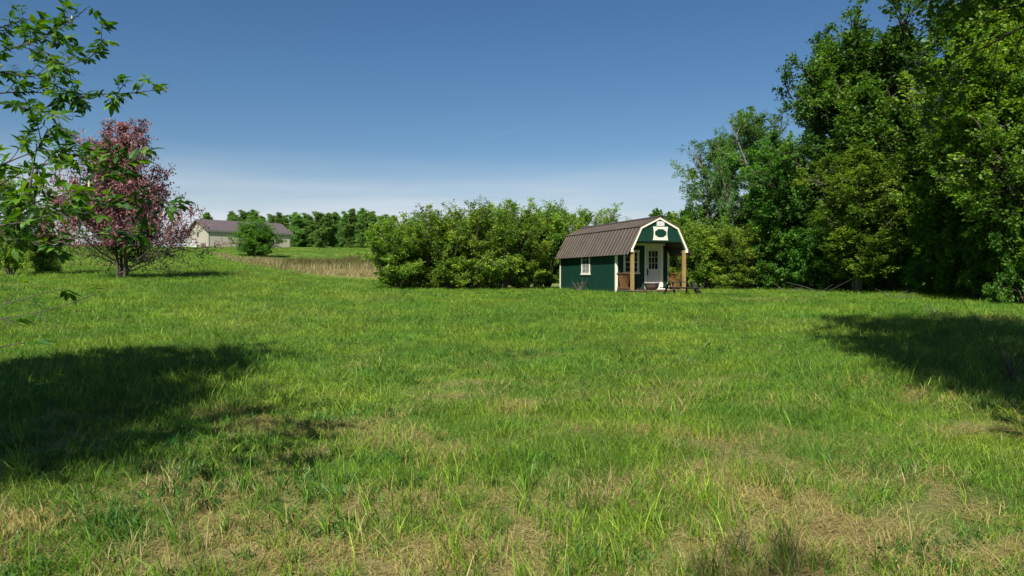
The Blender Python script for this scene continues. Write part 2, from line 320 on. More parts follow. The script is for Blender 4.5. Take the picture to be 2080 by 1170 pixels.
def scatter(name, protos, pts, pid, rot, scl, dry, mat, **tg):
    V, Fq, v, T, gid = [], [], [], [], []; off = 0
    for k, (a, f, vv, t) in enumerate(protos):
        V.append(a); Fq.append(f + off); v.append(vv); T.append(t); gid.append(np.full(len(a), k)); off += len(a)
    nv = off; npn = len(pts); z = np.zeros
    o = raw_mesh(name, np.vstack(V + [pts]), [np.vstack(Fq)], mat, attrs={
        'v': np.concatenate(v + [z(npn)]), 't': np.concatenate(T + [z(npn)]),
        'gid': np.concatenate(gid + [np.full(npn, -1)]).astype(int), 'pid': np.concatenate([np.full(nv, -1), pid]).astype(int),
        'rot': np.vstack([z((nv, 3)), rot]), 'scl': np.vstack([np.ones((nv, 3)), scl]), 'dry': np.concatenate([z(nv), dry])})
    ng = bpy.data.node_groups.new(name + '_nodes', 'GeometryNodeTree')
    ng.interface.new_socket('Geometry', in_out='INPUT', socket_type='NodeSocketGeometry')
    ng.interface.new_socket('Geometry', in_out='OUTPUT', socket_type='NodeSocketGeometry')
    gi = ng.nodes.new('NodeGroupInput'); go = ng.nodes.new('NodeGroupOutput'); j = ng.nodes.new('GeometryNodeJoinGeometry')
    def named(nm, dt):
        q = ng.nodes.new('GeometryNodeInputNamedAttribute'); q.data_type = dt; q.inputs['Name'].default_value = nm
        return [s for s in q.outputs if s.enabled and s.name == 'Attribute'][0]
    def pick(nm, k):
        c = ng.nodes.new('FunctionNodeCompare'); c.data_type = 'INT'; c.operation = 'EQUAL'
        ii = [s for s in c.inputs if s.enabled]; ng.links.new(named(nm, 'INT'), ii[0]); ii[1].default_value = k
        s = ng.nodes.new('GeometryNodeSeparateGeometry'); s.domain = 'POINT'
        ng.links.new(gi.outputs[0], s.inputs[0]); ng.links.new(c.outputs[0], s.inputs[1]); return s.outputs[0]
    for k in range(len(protos)):
        mtp = ng.nodes.new('GeometryNodeMeshToPoints'); ng.links.new(pick('pid', k), mtp.inputs[0])
        iop = ng.nodes.new('GeometryNodeInstanceOnPoints')
        ng.links.new(mtp.outputs[0], iop.inputs['Points']); ng.links.new(pick('gid', k), iop.inputs['Instance'])
        ng.links.new(named('rot', 'FLOAT_VECTOR'), iop.inputs['Rotation']); ng.links.new(named('scl', 'FLOAT_VECTOR'), iop.inputs['Scale'])
        ng.links.new(iop.outputs[0], j.inputs[0])
    ng.links.new(j.outputs[0], go.inputs[0])
    md = o.modifiers.new('patches', 'NODES'); md.node_group = ng
    return tag(o, kind='stuff', **tg)
def wedge(y0, y1, step, tmin=-.78, tmax=.78, pad=1.5):
    """jittered grid over the ground ahead, with a margin to the sides"""
    X, Y = np.meshgrid(np.arange(tmin * y1 - pad, tmax * y1 + pad, step), np.arange(y0, y1, step))
    X = X + (rng.random(X.shape) - .5) * step; Y = Y + (rng.random(Y.shape) - .5) * step
    X, Y = X.ravel(), Y.ravel(); k = (X > tmin * Y - pad) & (X < tmax * Y + pad); return X[k], Y[k]
CW = lambda x, y: (np.abs((x - 5.8) * .941 + (y - 35.7) * .339 - 1.52) < 1.45) & (np.abs(-(x - 5.8) * .339 + (y - 35.7) * .941 - 4.35) < 4.3)   # under the cabin
def place(name, protos, X, Y, base, mat, scale, sz=None, dry=None, jitter=.3, **tg):
    k = ~CW(X, Y); X, Y = X[k], Y[k]; scale = scale[k]; n = len(X)
    szv = (sz[k] if sz is not None else 1) * scale
    s = 1 + (rng.random(n) - .5) * 2 * jitter
    dd = dryness(X, Y) if dry is None else dry[k]
    return scatter(name, protos, np.stack([X, Y, H(X, Y) + base], -1), rng.integers(0, len(protos), n),
                   np.stack([(rng.random(n) - .5) * .2, (rng.random(n) - .5) * .2, rng.random(n) * 6.283], -1),
                   np.stack([scale * s, scale * s, szv * s], -1), dd, mat, **tg)
def rings(spec, **kw):
    X, Y, S = [], [], []
    for y0, y1, st, sc in spec:
        a, b = wedge(y0, y1, st, **kw); X.append(a); Y.append(b); S.append(np.full(len(a), sc))
    return np.concatenate(X), np.concatenate(Y), np.concatenate(S)
# fine short sward
X, Y, S = rings([(-2, 8, .26, 1), (8, 16, .38, 1.45), (16, 30, .55, 2.0), (30, 50, .85, 2.7)])
a = rings([(50, 135, 1.5, 4.2)], tmin=-.8, tmax=-.1); X, Y, S = [np.concatenate(q) for q in zip((X, Y, S), a)]
st = strip(X, Y); kk = ~((np.hypot(X, Y) < 12) & (rng.random(len(X)) < dryness(X, Y) * .75)) & ~((st > .02) & (st < .85) & (rng.random(len(X)) < .75))
X, Y, S = X[kk], Y[kk], S[kk]
hmul = .55 + .9 * fbm(X / 2.3, Y / 2.3, 3, 3); hmul = hmul / np.maximum(S, 1) ** .55
place('short_grass', [blades(230, .30, .03, .13, .0042, .9) for _ in range(4)], X, Y, 0, M['short_grass'], S, hmul, label='short yellow green meadow grass covering the whole field', cat='grass')
# dry thatch lying between the tufts in the foreground
X, Y, S = rings([(-1, 9, .24, 1), (9, 15, .4, 1.4)])
dd = dryness(X, Y); kk = rng.random(len(X)) < dd * 1.1 + .02
place('dry_thatch', [blades(150, .24, .04, .16, .0040, 1, flat=1) for _ in range(3)], X[kk], Y[kk], .01, M['thatch'], S[kk], label='pale straw thatch lying flat between the foreground tufts', cat='dead grass')
# taller tufts
X, Y, S = rings([(-2, 6, .20, 1), (6, 11, .25, 1.12), (11, 20, .38, 1.4), (20, 40, .8, 1.9)])
cl = fbm(X / 1.1, Y / 1.1, 91, 3); cl2 = fbm(X / 4.5, Y / 4.5, 12, 2)
kk = rng.random(len(X)) < np.clip((cl - .40) * 3.2 + (cl2 - .5) * 2.0 + .26, .08, .95)
X, Y, S, cl2 = X[kk], Y[kk], S[kk], cl2[kk]
hm = (.56 + .62 * rng.random(len(X)) ** 1.8 + (cl2 - .5) * .8) / S ** .75
hm = hm * np.clip(1.05 - .35 * np.clip((Y - 16) / 10, 0, 1), .5, 1.1)
place('tall_grass', [blades(n_, r_, .09, h_, .0058, .75, power=.8) for n_, r_, h_ in ((26, .07, .26), (34, .11, .22), (18, .05, .30), (40, .16, .20), (30, .09, .24))],
      X, Y, 0, M['tall_grass'], S, hm, label='taller bright green grass tufts standing through the short sward', cat='grass')
# broad-leaved weeds in darker drifts
M['weed'] = blade_mat('weed', (.024, .085, .012), (.08, .21, .024), (.30, .26, .10), -.9)
X, Y, S = rings([(0, 10, .3, 1), (10, 20, .45, 1.3), (20, 40, .9, 2)])
cl = fbm(X / 1.6, Y / 1.1, 141, 3); kk = rng.random(len(X)) < np.clip((cl - .52) * 5, 0, .9); X, Y, S = X[kk], Y[kk], S[kk]
place('meadow_weeds', [blades(n_, r_, .04, .13, .012, 1.0, power=.7) for n_, r_ in ((40, .14), (28, .10), (55, .18))], X, Y, 0, M['weed'], S, (.8 + .5 * rng.random(len(X))) / S ** .6, label='low dark broad leaved weeds in drifts through the meadow', cat='weeds')
# dry strip of reeds left of the lilac hedge
X, Y = [], []
cx_, cy_ = rng.uniform(-42, -3, 40000), rng.uniform(42, 92, 40000)
s_ = strip(cx_, cy_); kk = (s_ > 0) & (s_ < .95) & (rng.random(40000) < .55 - .25 * s_)
X, Y, s_ = cx_[kk][:9000], cy_[kk][:9000], s_[kk][:9000]
tpx = X / Y
dryv = np.where((s_ > .13 + .10 * rng.random(len(X))) & (tpx > -.31), .10, .75) * np.where(tpx < -.3, .8, 1) + (rng.random(len(X)) - .5) * .2
hh = np.where(s_ < .12, .55, 1.0) * (.5 + .9 * np.clip((tpx + .40) / .2, 0, 1)) * .8
place('dry_reeds', [blades(26, .35, .35, .75, .022, .35) for _ in range(3)], X, Y, 0, M['reed'], np.full(len(X), 1.0), hh, dryv, label='band of dry tan and olive reeds beyond the mown field', cat='reeds')

# ------------------------------------------------------------------ vegetation builder
def unit(a): return a / np.maximum(np.linalg.norm(a, axis=-1, keepdims=True), 1e-9)
def grow(st, d, L, K, wob, up, rg):
    P = [st]; d = unit(d); step = (L / (K - 1))[:, None]
    for k in range(K - 1):
        P.append(P[-1] + d * step); d = unit(d + rg.normal(0, wob, d.shape) + np.array([0, 0, up]))
    return np.stack(P, 1)
def samp(P, t):
    n, K, _ = P.shape; f = t * (K - 1); i = np.clip(np.floor(f).astype(int), 0, K - 2); fr = (f - i)[..., None]
    r = np.arange(n)[:, None]; a, b = P[r, i], P[r, i + 1]; return a + (b - a) * fr, unit(b - a)
def tubes(P, r0, r1, sides):
    n, K, _ = P.shape; d = unit(np.gradient(P, axis=1)); a = unit(np.cross(d, np.array([.31, .17, .93]))); b = np.cross(d, a)
    rad = r0[:, None] + (r1 - r0)[:, None] * np.linspace(0, 1, K)[None]
    an = np.arange(sides) * 2 * np.pi / sides
    V = P[:, :, None] + (a[:, :, None] * np.cos(an)[:, None] + b[:, :, None] * np.sin(an)[:, None]) * rad[:, :, None, None]
    i = np.arange(n * K * sides).reshape(n, K, sides); j = np.roll(i, -1, 2)
    return V.reshape(-1, 3), np.stack([i[:, :-1], j[:, :-1], j[:, 1:], i[:, 1:]], -1).reshape(-1, 4)
def joinm(parts):
    V, Fq, off = [], [], 0
    for v, f in parts: V.append(v); Fq.append(f + off); off += len(v)
    return np.vstack(V), np.vstack(Fq)
def leafquads(pos, d, L, W, rg, upb=.7):
    n = len(pos); nrm = unit(rg.normal(0, .6, (n, 3)) + np.array([0, 0, upb])); d = unit(d - (d * nrm).sum(-1, keepdims=True) * nrm)
    s = np.cross(nrm, d); L = (L * (.65 + .7 * rg.random(n)))[:, None]; W = (W * (.65 + .7 * rg.random(n)))[:, None]
    V = np.stack([pos, pos + d * L * .45 + s * W / 2 + nrm * L * .06, pos + d * L, pos + d * L * .45 - s * W / 2 + nrm * L * .06], 1)
    return V.reshape(-1, 3), np.arange(n * 4).reshape(n, 4)
def children(P, L, M_, t0, t1, rg, ang, lenf, upb, K, wob, up):
    """M_ side shoots per polyline; returns polylines, lengths, parent index"""
    n = len(P); t = t0 + (t1 - t0) * (np.arange(M_)[None] + rg.random((n, M_))) / M_
    p, tg_ = samp(P, t); rnd = unit(np.cross(tg_, rg.normal(0, 1, (n, M_, 3))))
    a = ang * (.7 + .6 * rg.random((n, M_, 1))); d = tg_ * np.cos(a) + rnd * np.sin(a) + np.array([0, 0, upb])
    ln = L[:, None] * lenf * (1.15 - .65 * t) * (.6 + .8 * rg.random((n, M_)))
    return grow(p.reshape(-1, 3), d.reshape(-1, 3), ln.ravel(), K, wob, up, rg), ln.ravel(), np.repeat(np.arange(n), M_)
ENV = {'round': lambda s: np.sqrt(np.clip(1 - (1.75 * (s - .42)) ** 2, .05, 1)),
       'oval': lambda s: np.sqrt(np.clip(1 - (1.9 * (s - .5)) ** 2, .06, 1)),
       'column': lambda s: np.clip(1.05 - .55 * s, .1, 1) * np.clip(.6 + 2 * s, 0, 1),
       'bushy': lambda s: np.clip(1.0 - .5 * np.clip(s - .55, 0, 1) / .45, .3, 1),
       'cone': lambda s: np.clip(1.08 - .92 * s, .12, 1),
       'low': lambda s: np.clip(1.1 - .75 * s, .12, 1)}
def plant(name, seed, h, rad, tr, cb, n1, n2, n3, nl, leaf, shape, leafm, bark, stems=1, spread=0, e0=15, e1=65, upb=.12, extra=None, droop=0, wob=.16, lw=.62, gap=.25):
    rg = np.random.default_rng(seed)
    root = empty(name)
    az = rg.random(stems) * .8 + np.arange(stems) * 2 * np.pi / stems
    tl = spread * (.4 + .8 * rg.random(stems)) if stems > 1 else np.full(1, .04)
    d0 = np.stack([np.cos(az) * tl, np.sin(az) * tl, np.ones(stems)], -1)
    base = np.stack([np.cos(az), np.sin(az), 0 * az], -1) * (.05 * rad if stems > 1 else 0) - np.array([0, 0, .15])
    Ls = h * (.62 + .36 * rg.random(stems)) if stems > 1 else np.full(1, h * .93)
    T = grow(base, d0, Ls, 12, .07, .05, rg)
    m = max(1, n1 // stems); t = cb + (.99 - cb) * (np.arange(m)[None] + rg.random((stems, m))) / m
    p, tg_ = samp(T, t); s = (t - cb) / (1 - cb)
    a1 = (np.arange(m)[None] * 2.4 + rg.random((stems, m)) * .9 + rg.random((stems, 1)) * 6)
    lob = 1 + gap * np.sin(a1 * 2 + seed) * np.cos(s * 7 + seed * 1.7)
    el = R(e0) + (R(e1) - R(e0)) * s + rg.normal(0, .14, s.shape)
    L1 = rad * ENV[shape](s) * lob * (.72 + .42 * rg.random(s.shape)) / np.cos(np.clip(el, 0, 1.0)) ** .5
    if shape == 'bushy':      # long upright shoots stand out of the top
        up_ = (s > .7) & (rg.random(s.shape) < .55); L1 = np.where(up_, L1 * (1.0 + 1.1 * rg.random(s.shape)), L1); el = np.where(up_, R(82), el)
    dd_ = np.stack([np.cos(a1) * np.cos(el), np.sin(a1) * np.cos(el), np.sin(el)], -1) + tg_ * .25
    A = grow(p.reshape(-1, 3), dd_.reshape(-1, 3), L1.ravel(), 8, .12, .06 - droop, rg); LA = L1.ravel()
    B, LB, ib = children(A, LA, n2, .15, 1, rg, .85, .42, upb, 5, wob, .05 - droop)
    Ct, LC, ic = children(B, LB, n3, .15, 1, rg, .9, .55, upb * .7, 3, wob, .0 - droop)
    q, tq = samp(Ct, rg.random((len(Ct), nl)) ** .8)
    rt0 = tr / max(1, stems) ** .5
    ra = np.clip(rt0 * .5 * (LA / max(LA.max(), .1)), .012, None)
    wood = [tubes(T, np.full(stems, rt0), np.full(stems, rt0 * .12), 9), tubes(A, ra, ra * .2, 5), tubes(B, ra[ib] * .35, ra[ib] * .08, 3)]
    if Ct.shape[0] < 9000: wood.append(tubes(Ct, ra[ib][ic] * .12 + .002, ra[ib][ic] * .03 + .001, 3))
    v, f = joinm(wood); raw_mesh('trunk', v, [f], bark, root, smooth=True)
    if leafm:
        qq = q.reshape(-1, 3); dq = (tq + rg.normal(0, .6, tq.shape)).reshape(-1, 3)
        qq = qq + rg.normal(0, leaf * .5, qq.shape); ok = qq[:, 2] > .02
        br = rg.random(len(A))[ib][ic] * .35 + rg.random(len(B))[ic] * .35
        val = np.clip(np.repeat(br, nl) + rg.random(len(qq)) * .42 - .06, 0, 1)
        qq, dq, val = qq[ok], dq[ok], val[ok]
        if extra:
            pm, frac, fs, zmin = extra; hz = rg.random(len(br)); sel = np.repeat((hz < frac), nl)[ok] & (qq[:, 2] > zmin * h)
            v, f = leafquads(qq[sel], dq[sel], fs, fs, rg, .3)
            raw_mesh('blossom', v, [f], pm, root, attrs={'v': np.repeat(rg.random(sel.sum()), 4)})
            qq, dq, val = qq[~sel], dq[~sel], val[~sel]
        v, f = leafquads(qq, dq, leaf, leaf * lw, rg)
        raw_mesh('crown', v, [f], leafm, root, attrs={'v': np.repeat(val, 4)})
    vv_ = v.reshape(-1, 3)[::4] if leafm else joinm(wood)[0]
    root['h0'] = float(np.percentile(vv_[:, 2], 99.7)); root['w0'] = float(2 * np.percentile(np.hypot(vv_[:, 0], vv_[:, 1]), 93))
    return root
def put(root, x, y, rz=0, sc=1, label=None, cat=None, group=None, first=False, sink=.0, zs=None, **k):
    o = root if first else copy_tree(root)
    o.location = (x, y, Hs(x, y) - sink); o.rotation_euler = (0, 0, rz); o.scale = (sc, sc, zs or sc)
    return tag(o, label, cat, group)
used = set()
def place_at(root, px, d, top=None, width=None, **k):
    """stand a plant px/d; top = photo row its crown reaches"""
    x = PX(px, d); h = root['h0']
    if top is not None:
        need = EYE + (565 - top) / F * d - Hs(x, d); k['zs'] = need / h; k.setdefault('sc', need / h)
    if width: k['sc'] = width / F * d / root['w0']
    f = root.name not in used; used.add(root.name)
    return put(root, x, d, first=f, **k)

# ------------------------------------------------------------------ lilac hedge left of and behind the cabin
lil = [plant('hedge_shrub', 101 + i, 4.4, 1.0, .10, .05, 96, 8, 5, 7, .075, 'bushy', M['leaf_lilac'], M['bark'], stems=12, spread=.34, e0=0, e1=78, upb=.5, lw=.8, gap=.45, wob=.1) for i in range(4)]
HG = 'shrubs of the hedge beside the cabin'
rows = [(805, 40.5, 440, 'low left end shrub of the hedge with dark arching base twigs', 1.02), (862, 42, 425, 'hedge shrub with bare twig tips, second from the left end', 1.0),
        (915, 41.5, 432, 'rounded dark green hedge shrub just left of the tallest one', .95), (968, 42, 415, 'tall yellow tipped hedge shrub near the middle of the row', 1.05),
        (1022, 41.5, 410, 'tallest hedge shrub with an even bright leafy top', 1.05), (1068, 43, 414, 'hedge shrub with a see-through gap in its upper crown', 1.0),
        (1112, 46, 418, 'hedge shrub touching the rear corner of the cabin', 1.0), (1165, 47, 420, 'hedge shrub rising behind the rear end of the cabin roof', 1.0), (1208, 49, 425, 'pale spiky hedge shrub showing above the middle of the cabin roof', .9), (1248, 50, 436, 'small light green shrub tip behind the cabin roof, last in the hedge', .7)]
for i, (px, d, top, lb, s_) in enumerate(rows):
    place_at(lil[i % 4], px, d, top, width=112 * s_, rz=i * 1.3, label=lb, cat='shrub', group=HG)
for i, (px, d, top) in enumerate([(840, 44.5, 446), (893, 45, 440), (945, 45.5, 436), (998, 45, 430), (1050, 46, 430), (1092, 47.5, 432)]):
    place_at(lil[(i + 2) % 4], px, d, top - 6, width=115, rz=i * 2.1 + 1, label='leafy shrub in the back row of the hedge, mostly behind the front shrubs', cat='shrub', group='back row of the hedge')
for i, (px, d, top, lb) in enumerate([(1385, 46, 440, 'bright bush just right of the cabin porch, nearest to it'), (1440, 43, 448, 'yellow green rounded bush in the middle of the three right of the cabin'), (1500, 42, 458, 'low yellow green bush at the foot of the wood, farthest from the cabin')]):
    place_at(lil[(i + 1) % 4], px, d, top, width=112, rz=i * 1.9 + .5, label=lb, cat='shrub', group='bushes right of the cabin')

# ------------------------------------------------------------------ far poplars, bush by the barn, left bushes
pop = [plant('poplar_tree', 201 + i, 11, 1.9, .16, .05, 56, 8, 6, 8, .22, 'column', M['leaf_poplar'], M['bark'], e0=52, e1=80, upb=.6, gap=.45) for i in range(3)]
ORD = 'first second third fourth fifth sixth seventh eighth ninth tenth eleventh twelfth thirteenth fourteenth fifteenth sixteenth seventeenth eighteenth'.split()
tops = [438, 432, 429, 436, 440, 438, 434, 436, 433, 438, 434, 437, 430, 427, 433, 431, 437, 440]
for i, tp in enumerate(tops):
    px = 468 + i * 18.6 + (i * 7 % 5 - 2) * 1
    place_at(pop[i % 3], px, 200 + (i * 5 % 7), tp, width=(31, 35, 29)[i % 3], rz=i * 1.7, label=f'poplar in the far windbreak beyond the hill, {ORD[i]} from the barn end', cat='tree', group='poplars of the far windbreak')
for i, tp in enumerate(tops):
    place_at(pop[(i + 1) % 3], 476 + i * 18.6 + (i * 3 % 5 - 2) * 2, 212, tp + 3 - i * 5 % 3 * 2, width=36, rz=i * 2.7, label='poplar in the rear row of the far windbreak, showing through gaps', cat='tree', group='rear poplars of the far windbreak')
for px, tp, lb in ((412, 434, 'poplar peeping over the left half of the barn roof'), (434, 437, 'rounder poplar top above the barn roof ridge')):
    place_at(pop[px % 3], px, 205, tp, rz=px, width=32, label=lb, cat='tree', group='poplars behind the barn')
bb = plant('barn_bush', 220, 4.3, 2.0, .1, .06, 80, 9, 6, 9, .13, 'bushy', M['leaf_ash'], M['bark'], stems=6, spread=.28, e0=5, e1=75, upb=.2)
place_at(bb, 519, 78, 445, width=82, label='large rounded green bush standing in front of the grey barn', cat='bush')
for px, d, top, lb in ((22, 33, 345, 'tall thin leafed bush at the left edge of the photo'), (85, 35, 400, 'smaller bush between the left edge and the pink tree')):
    place_at(lil[px % 4], px, d, top, width=95, rz=px, label=lb, cat='bush', group='bushes left of the pink tree')

# ------------------------------------------------------------------ flowering crab apple
ca = plant('crabapple_tree', 301, 6.3, 2.9, .16, .07, 96, 11, 7, 9, .08, 'cone', M['leaf_bronze'], M['bark'], stems=4, spread=.16, e0=4, e1=70, upb=.2, extra=(M['blossom'], .74, .08, .19), gap=.6)
place_at(ca, 248, 30, 246, width=218, rz=.4, label='crab apple tree covered in pink blossom in the left of the meadow', cat='tree')

# ------------------------------------------------------------------ the wood on the right
mpl = [plant('maple_tree', 401 + i, 12, 3.4, .28, .16, 46, 11, 8, 18, .145, 'round', M['leaf_maple'], M['bark'], e0=10, e1=65, upb=.15, lw=.8, gap=.4) for i in range(3)]
yel = [plant('yellow_maple', 421 + i, 10, 3.0, .2, .10, 46, 10, 8, 20, .125, 'oval', M['leaf_yellow'], M['bark'], e0=5, e1=60, upb=.1, lw=.75, gap=.4) for i in range(2)]
ash = [plant('ash_tree', 441 + i, 10, 2.2, .15, .25, 30, 9, 7, 13, .125, 'oval', M['leaf_ash'], M['bark_pale'], e0=25, e1=70, upb=.2, lw=.5, gap=.4) for i in range(2)]
und = [plant('understory_bush', 461 + i, 4, 1.7, .08, .06, 44, 9, 6, 16, .125, 'low', M['leaf_maple'], M['bark'], stems=6, spread=.4, e0=0, e1=65, upb=.15, lw=.75) for i in range(2)]
WG = 'trees of the wood on the right'
wood_list = [(ash[0], 1432, 51, 280, 120, 'small airy ash tree at the left tip of the wood'), (ash[1], 1498, 49, 262, 110, 'slim pale trunked ash second from the left tip of the wood'),
    (ash[0], 1560, 47, 224, 140, 'taller ash whose top rises beside the big maple'), (mpl[0], 1684, 38, 92, 205, 'big dark maple with a jutting left shoulder'),
    (mpl[1], 1800, 35, 20, 270, 'highest dark green maple standing over the middle of the wood'), (yel[0], 1745, 31, 300, 190, 'yellow green maple in front of the two highest maples'),
    (mpl[2], 1620, 41, 270, 190, 'dark green maple below the left shoulder of the big maple'), (yel[1], 1855, 32, 250, 210, 'light green maple at the front edge of the wood'),
    (yel[0], 2000, 28, 20, 290, 'very tall yellow green maple near the right edge of the photo'), (mpl[0], 1935, 32, 170, 240, 'dark maple behind the yellow green ones near the right edge'),
    (yel[1], 2100, 24.5, 90, 330, 'yellow green maple cut by the right edge of the photo'), (mpl[2], 2085, 30, -70, 300, 'tallest maple rising out of the top right corner'),
    (ash[1], 1975, 36, 0, 190, 'thin topped ash seen between the two tallest maples on the right')]
for i, (r_, px, d, top, wd, lb) in enumerate(wood_list):
    place_at(r_, px, d, top, width=wd, rz=i * 1.43 + .3, label=lb, cat='tree', group=WG)
for i, (px, d, top) in enumerate([(1530, 50, 400), (1590, 46, 380), (1660, 44, 330), (1740, 42, 280), (1830, 40, 240), (1920, 38, 230), (2010, 34, 180), (2100, 32, 130), (1480, 54, 430)]):
    place_at(mpl[i % 3], px, d, top, width=210, rz=i * 2.2 + .7, label='dark maple deep inside the wood, seen only through the front trees', cat='tree', group='inner maples of the wood')
UG = 'undergrowth bushes along the edge of the wood'
for i, (px, d, top) in enumerate([(1565, 42, 470), (1610, 40, 455), (1655, 38, 460), (1705, 36, 440), (1755, 34.5, 450), (1805, 33, 430), (1860, 31, 440), (1915, 29.5, 430), (1970, 28, 440), (2030, 26, 430), (2085, 24, 420)]):
    place_at(und[i % 2], px, d, top, width=115, rz=i * 1.1, label=f'leafy undergrowth bush along the shaded foot of the wood, {ORD[i]} from the cabin side', cat='bush', group=UG)
for px, d, top, lb in ((1372, 52, 425, 'round green tree crown just behind the cabin gable'),):
    place_at(und[0], px, d, top, width=110, rz=2, label=lb, cat='bush')
br_ = plant('bare_tree', 481, 7.5, 2.4, .1, .2, 22, 8, 4, 1, .1, 'round', None, M['bark_pale'], e0=15, e1=50, upb=.1)
place_at(br_, 1735, 33, 318, sc=.95, rz=.5, label='dead tree with bare grey branches at the front of the wood', cat='tree')

# trees beside and behind the photographer: they throw the shade on the near grass
shm = plant('maple_tree', 495, 10.5, 4.2, .2, .44, 44, 11, 8, 20, .105, 'round', M['leaf_maple'], M['bark'], e0=0, e1=60, upb=.1, lw=.8, gap=.3)
shade = [(shm, 6.15, 7.7, .76, .92, 'dark maple reaching in from beyond the right edge'), (shm, 5.1, 2.5, .55, .82, 'broad maple standing right of the viewpoint'),
         (shm, -.2, -6.4, .48, .9, 'maple standing behind the viewpoint'),
         (shm, -7.5, .6, .50, .74, 'small maple standing left of the viewpoint')]
for i, (r_, x, y, s_, z_, lb) in enumerate(shade):
    put(r_, x, y, rz=i * 1.9, sc=s_, zs=z_, first=(i == 0), label=lb, cat='tree', group='shade trees around the viewpoint')

# ------------------------------------------------------------------ box elder whose twigs hang into the left of the view
def leaflets(pos, d, nrm, L, rg):
    n = len(pos); d = unit(d); nrm = unit(nrm - (nrm * d).sum(-1, keepdims=True) * d); s = np.cross(nrm, d); L = L[:, None]
    W = L * .24; bend = -nrm * L
    pts = [pos, pos + d * L * .32, pos + d * L * .68 + bend * .06, pos + d * L + bend * .16]
    l1, r1 = pts[1] + s * W + nrm * L * .05, pts[1] - s * W + nrm * L * .05
    l2, r2 = pts[2] + s * W * .7 + nrm * L * .02, pts[2] - s * W * .7 + nrm * L * .02
    V = np.stack([pts[0], pts[1], pts[2], pts[3], l1, l2, r1, r2], 1).reshape(-1, 3); i = (np.arange(n) * 8)[:, None]
    tri = np.concatenate([i + np.array(q) for q in ((0, 1, 4), (0, 6, 1), (5, 2, 3), (2, 7, 3))]); qd = np.concatenate([i + np.array(q) for q in ((4, 1, 2, 5), (1, 6, 7, 2))])
    return V, tri, qd
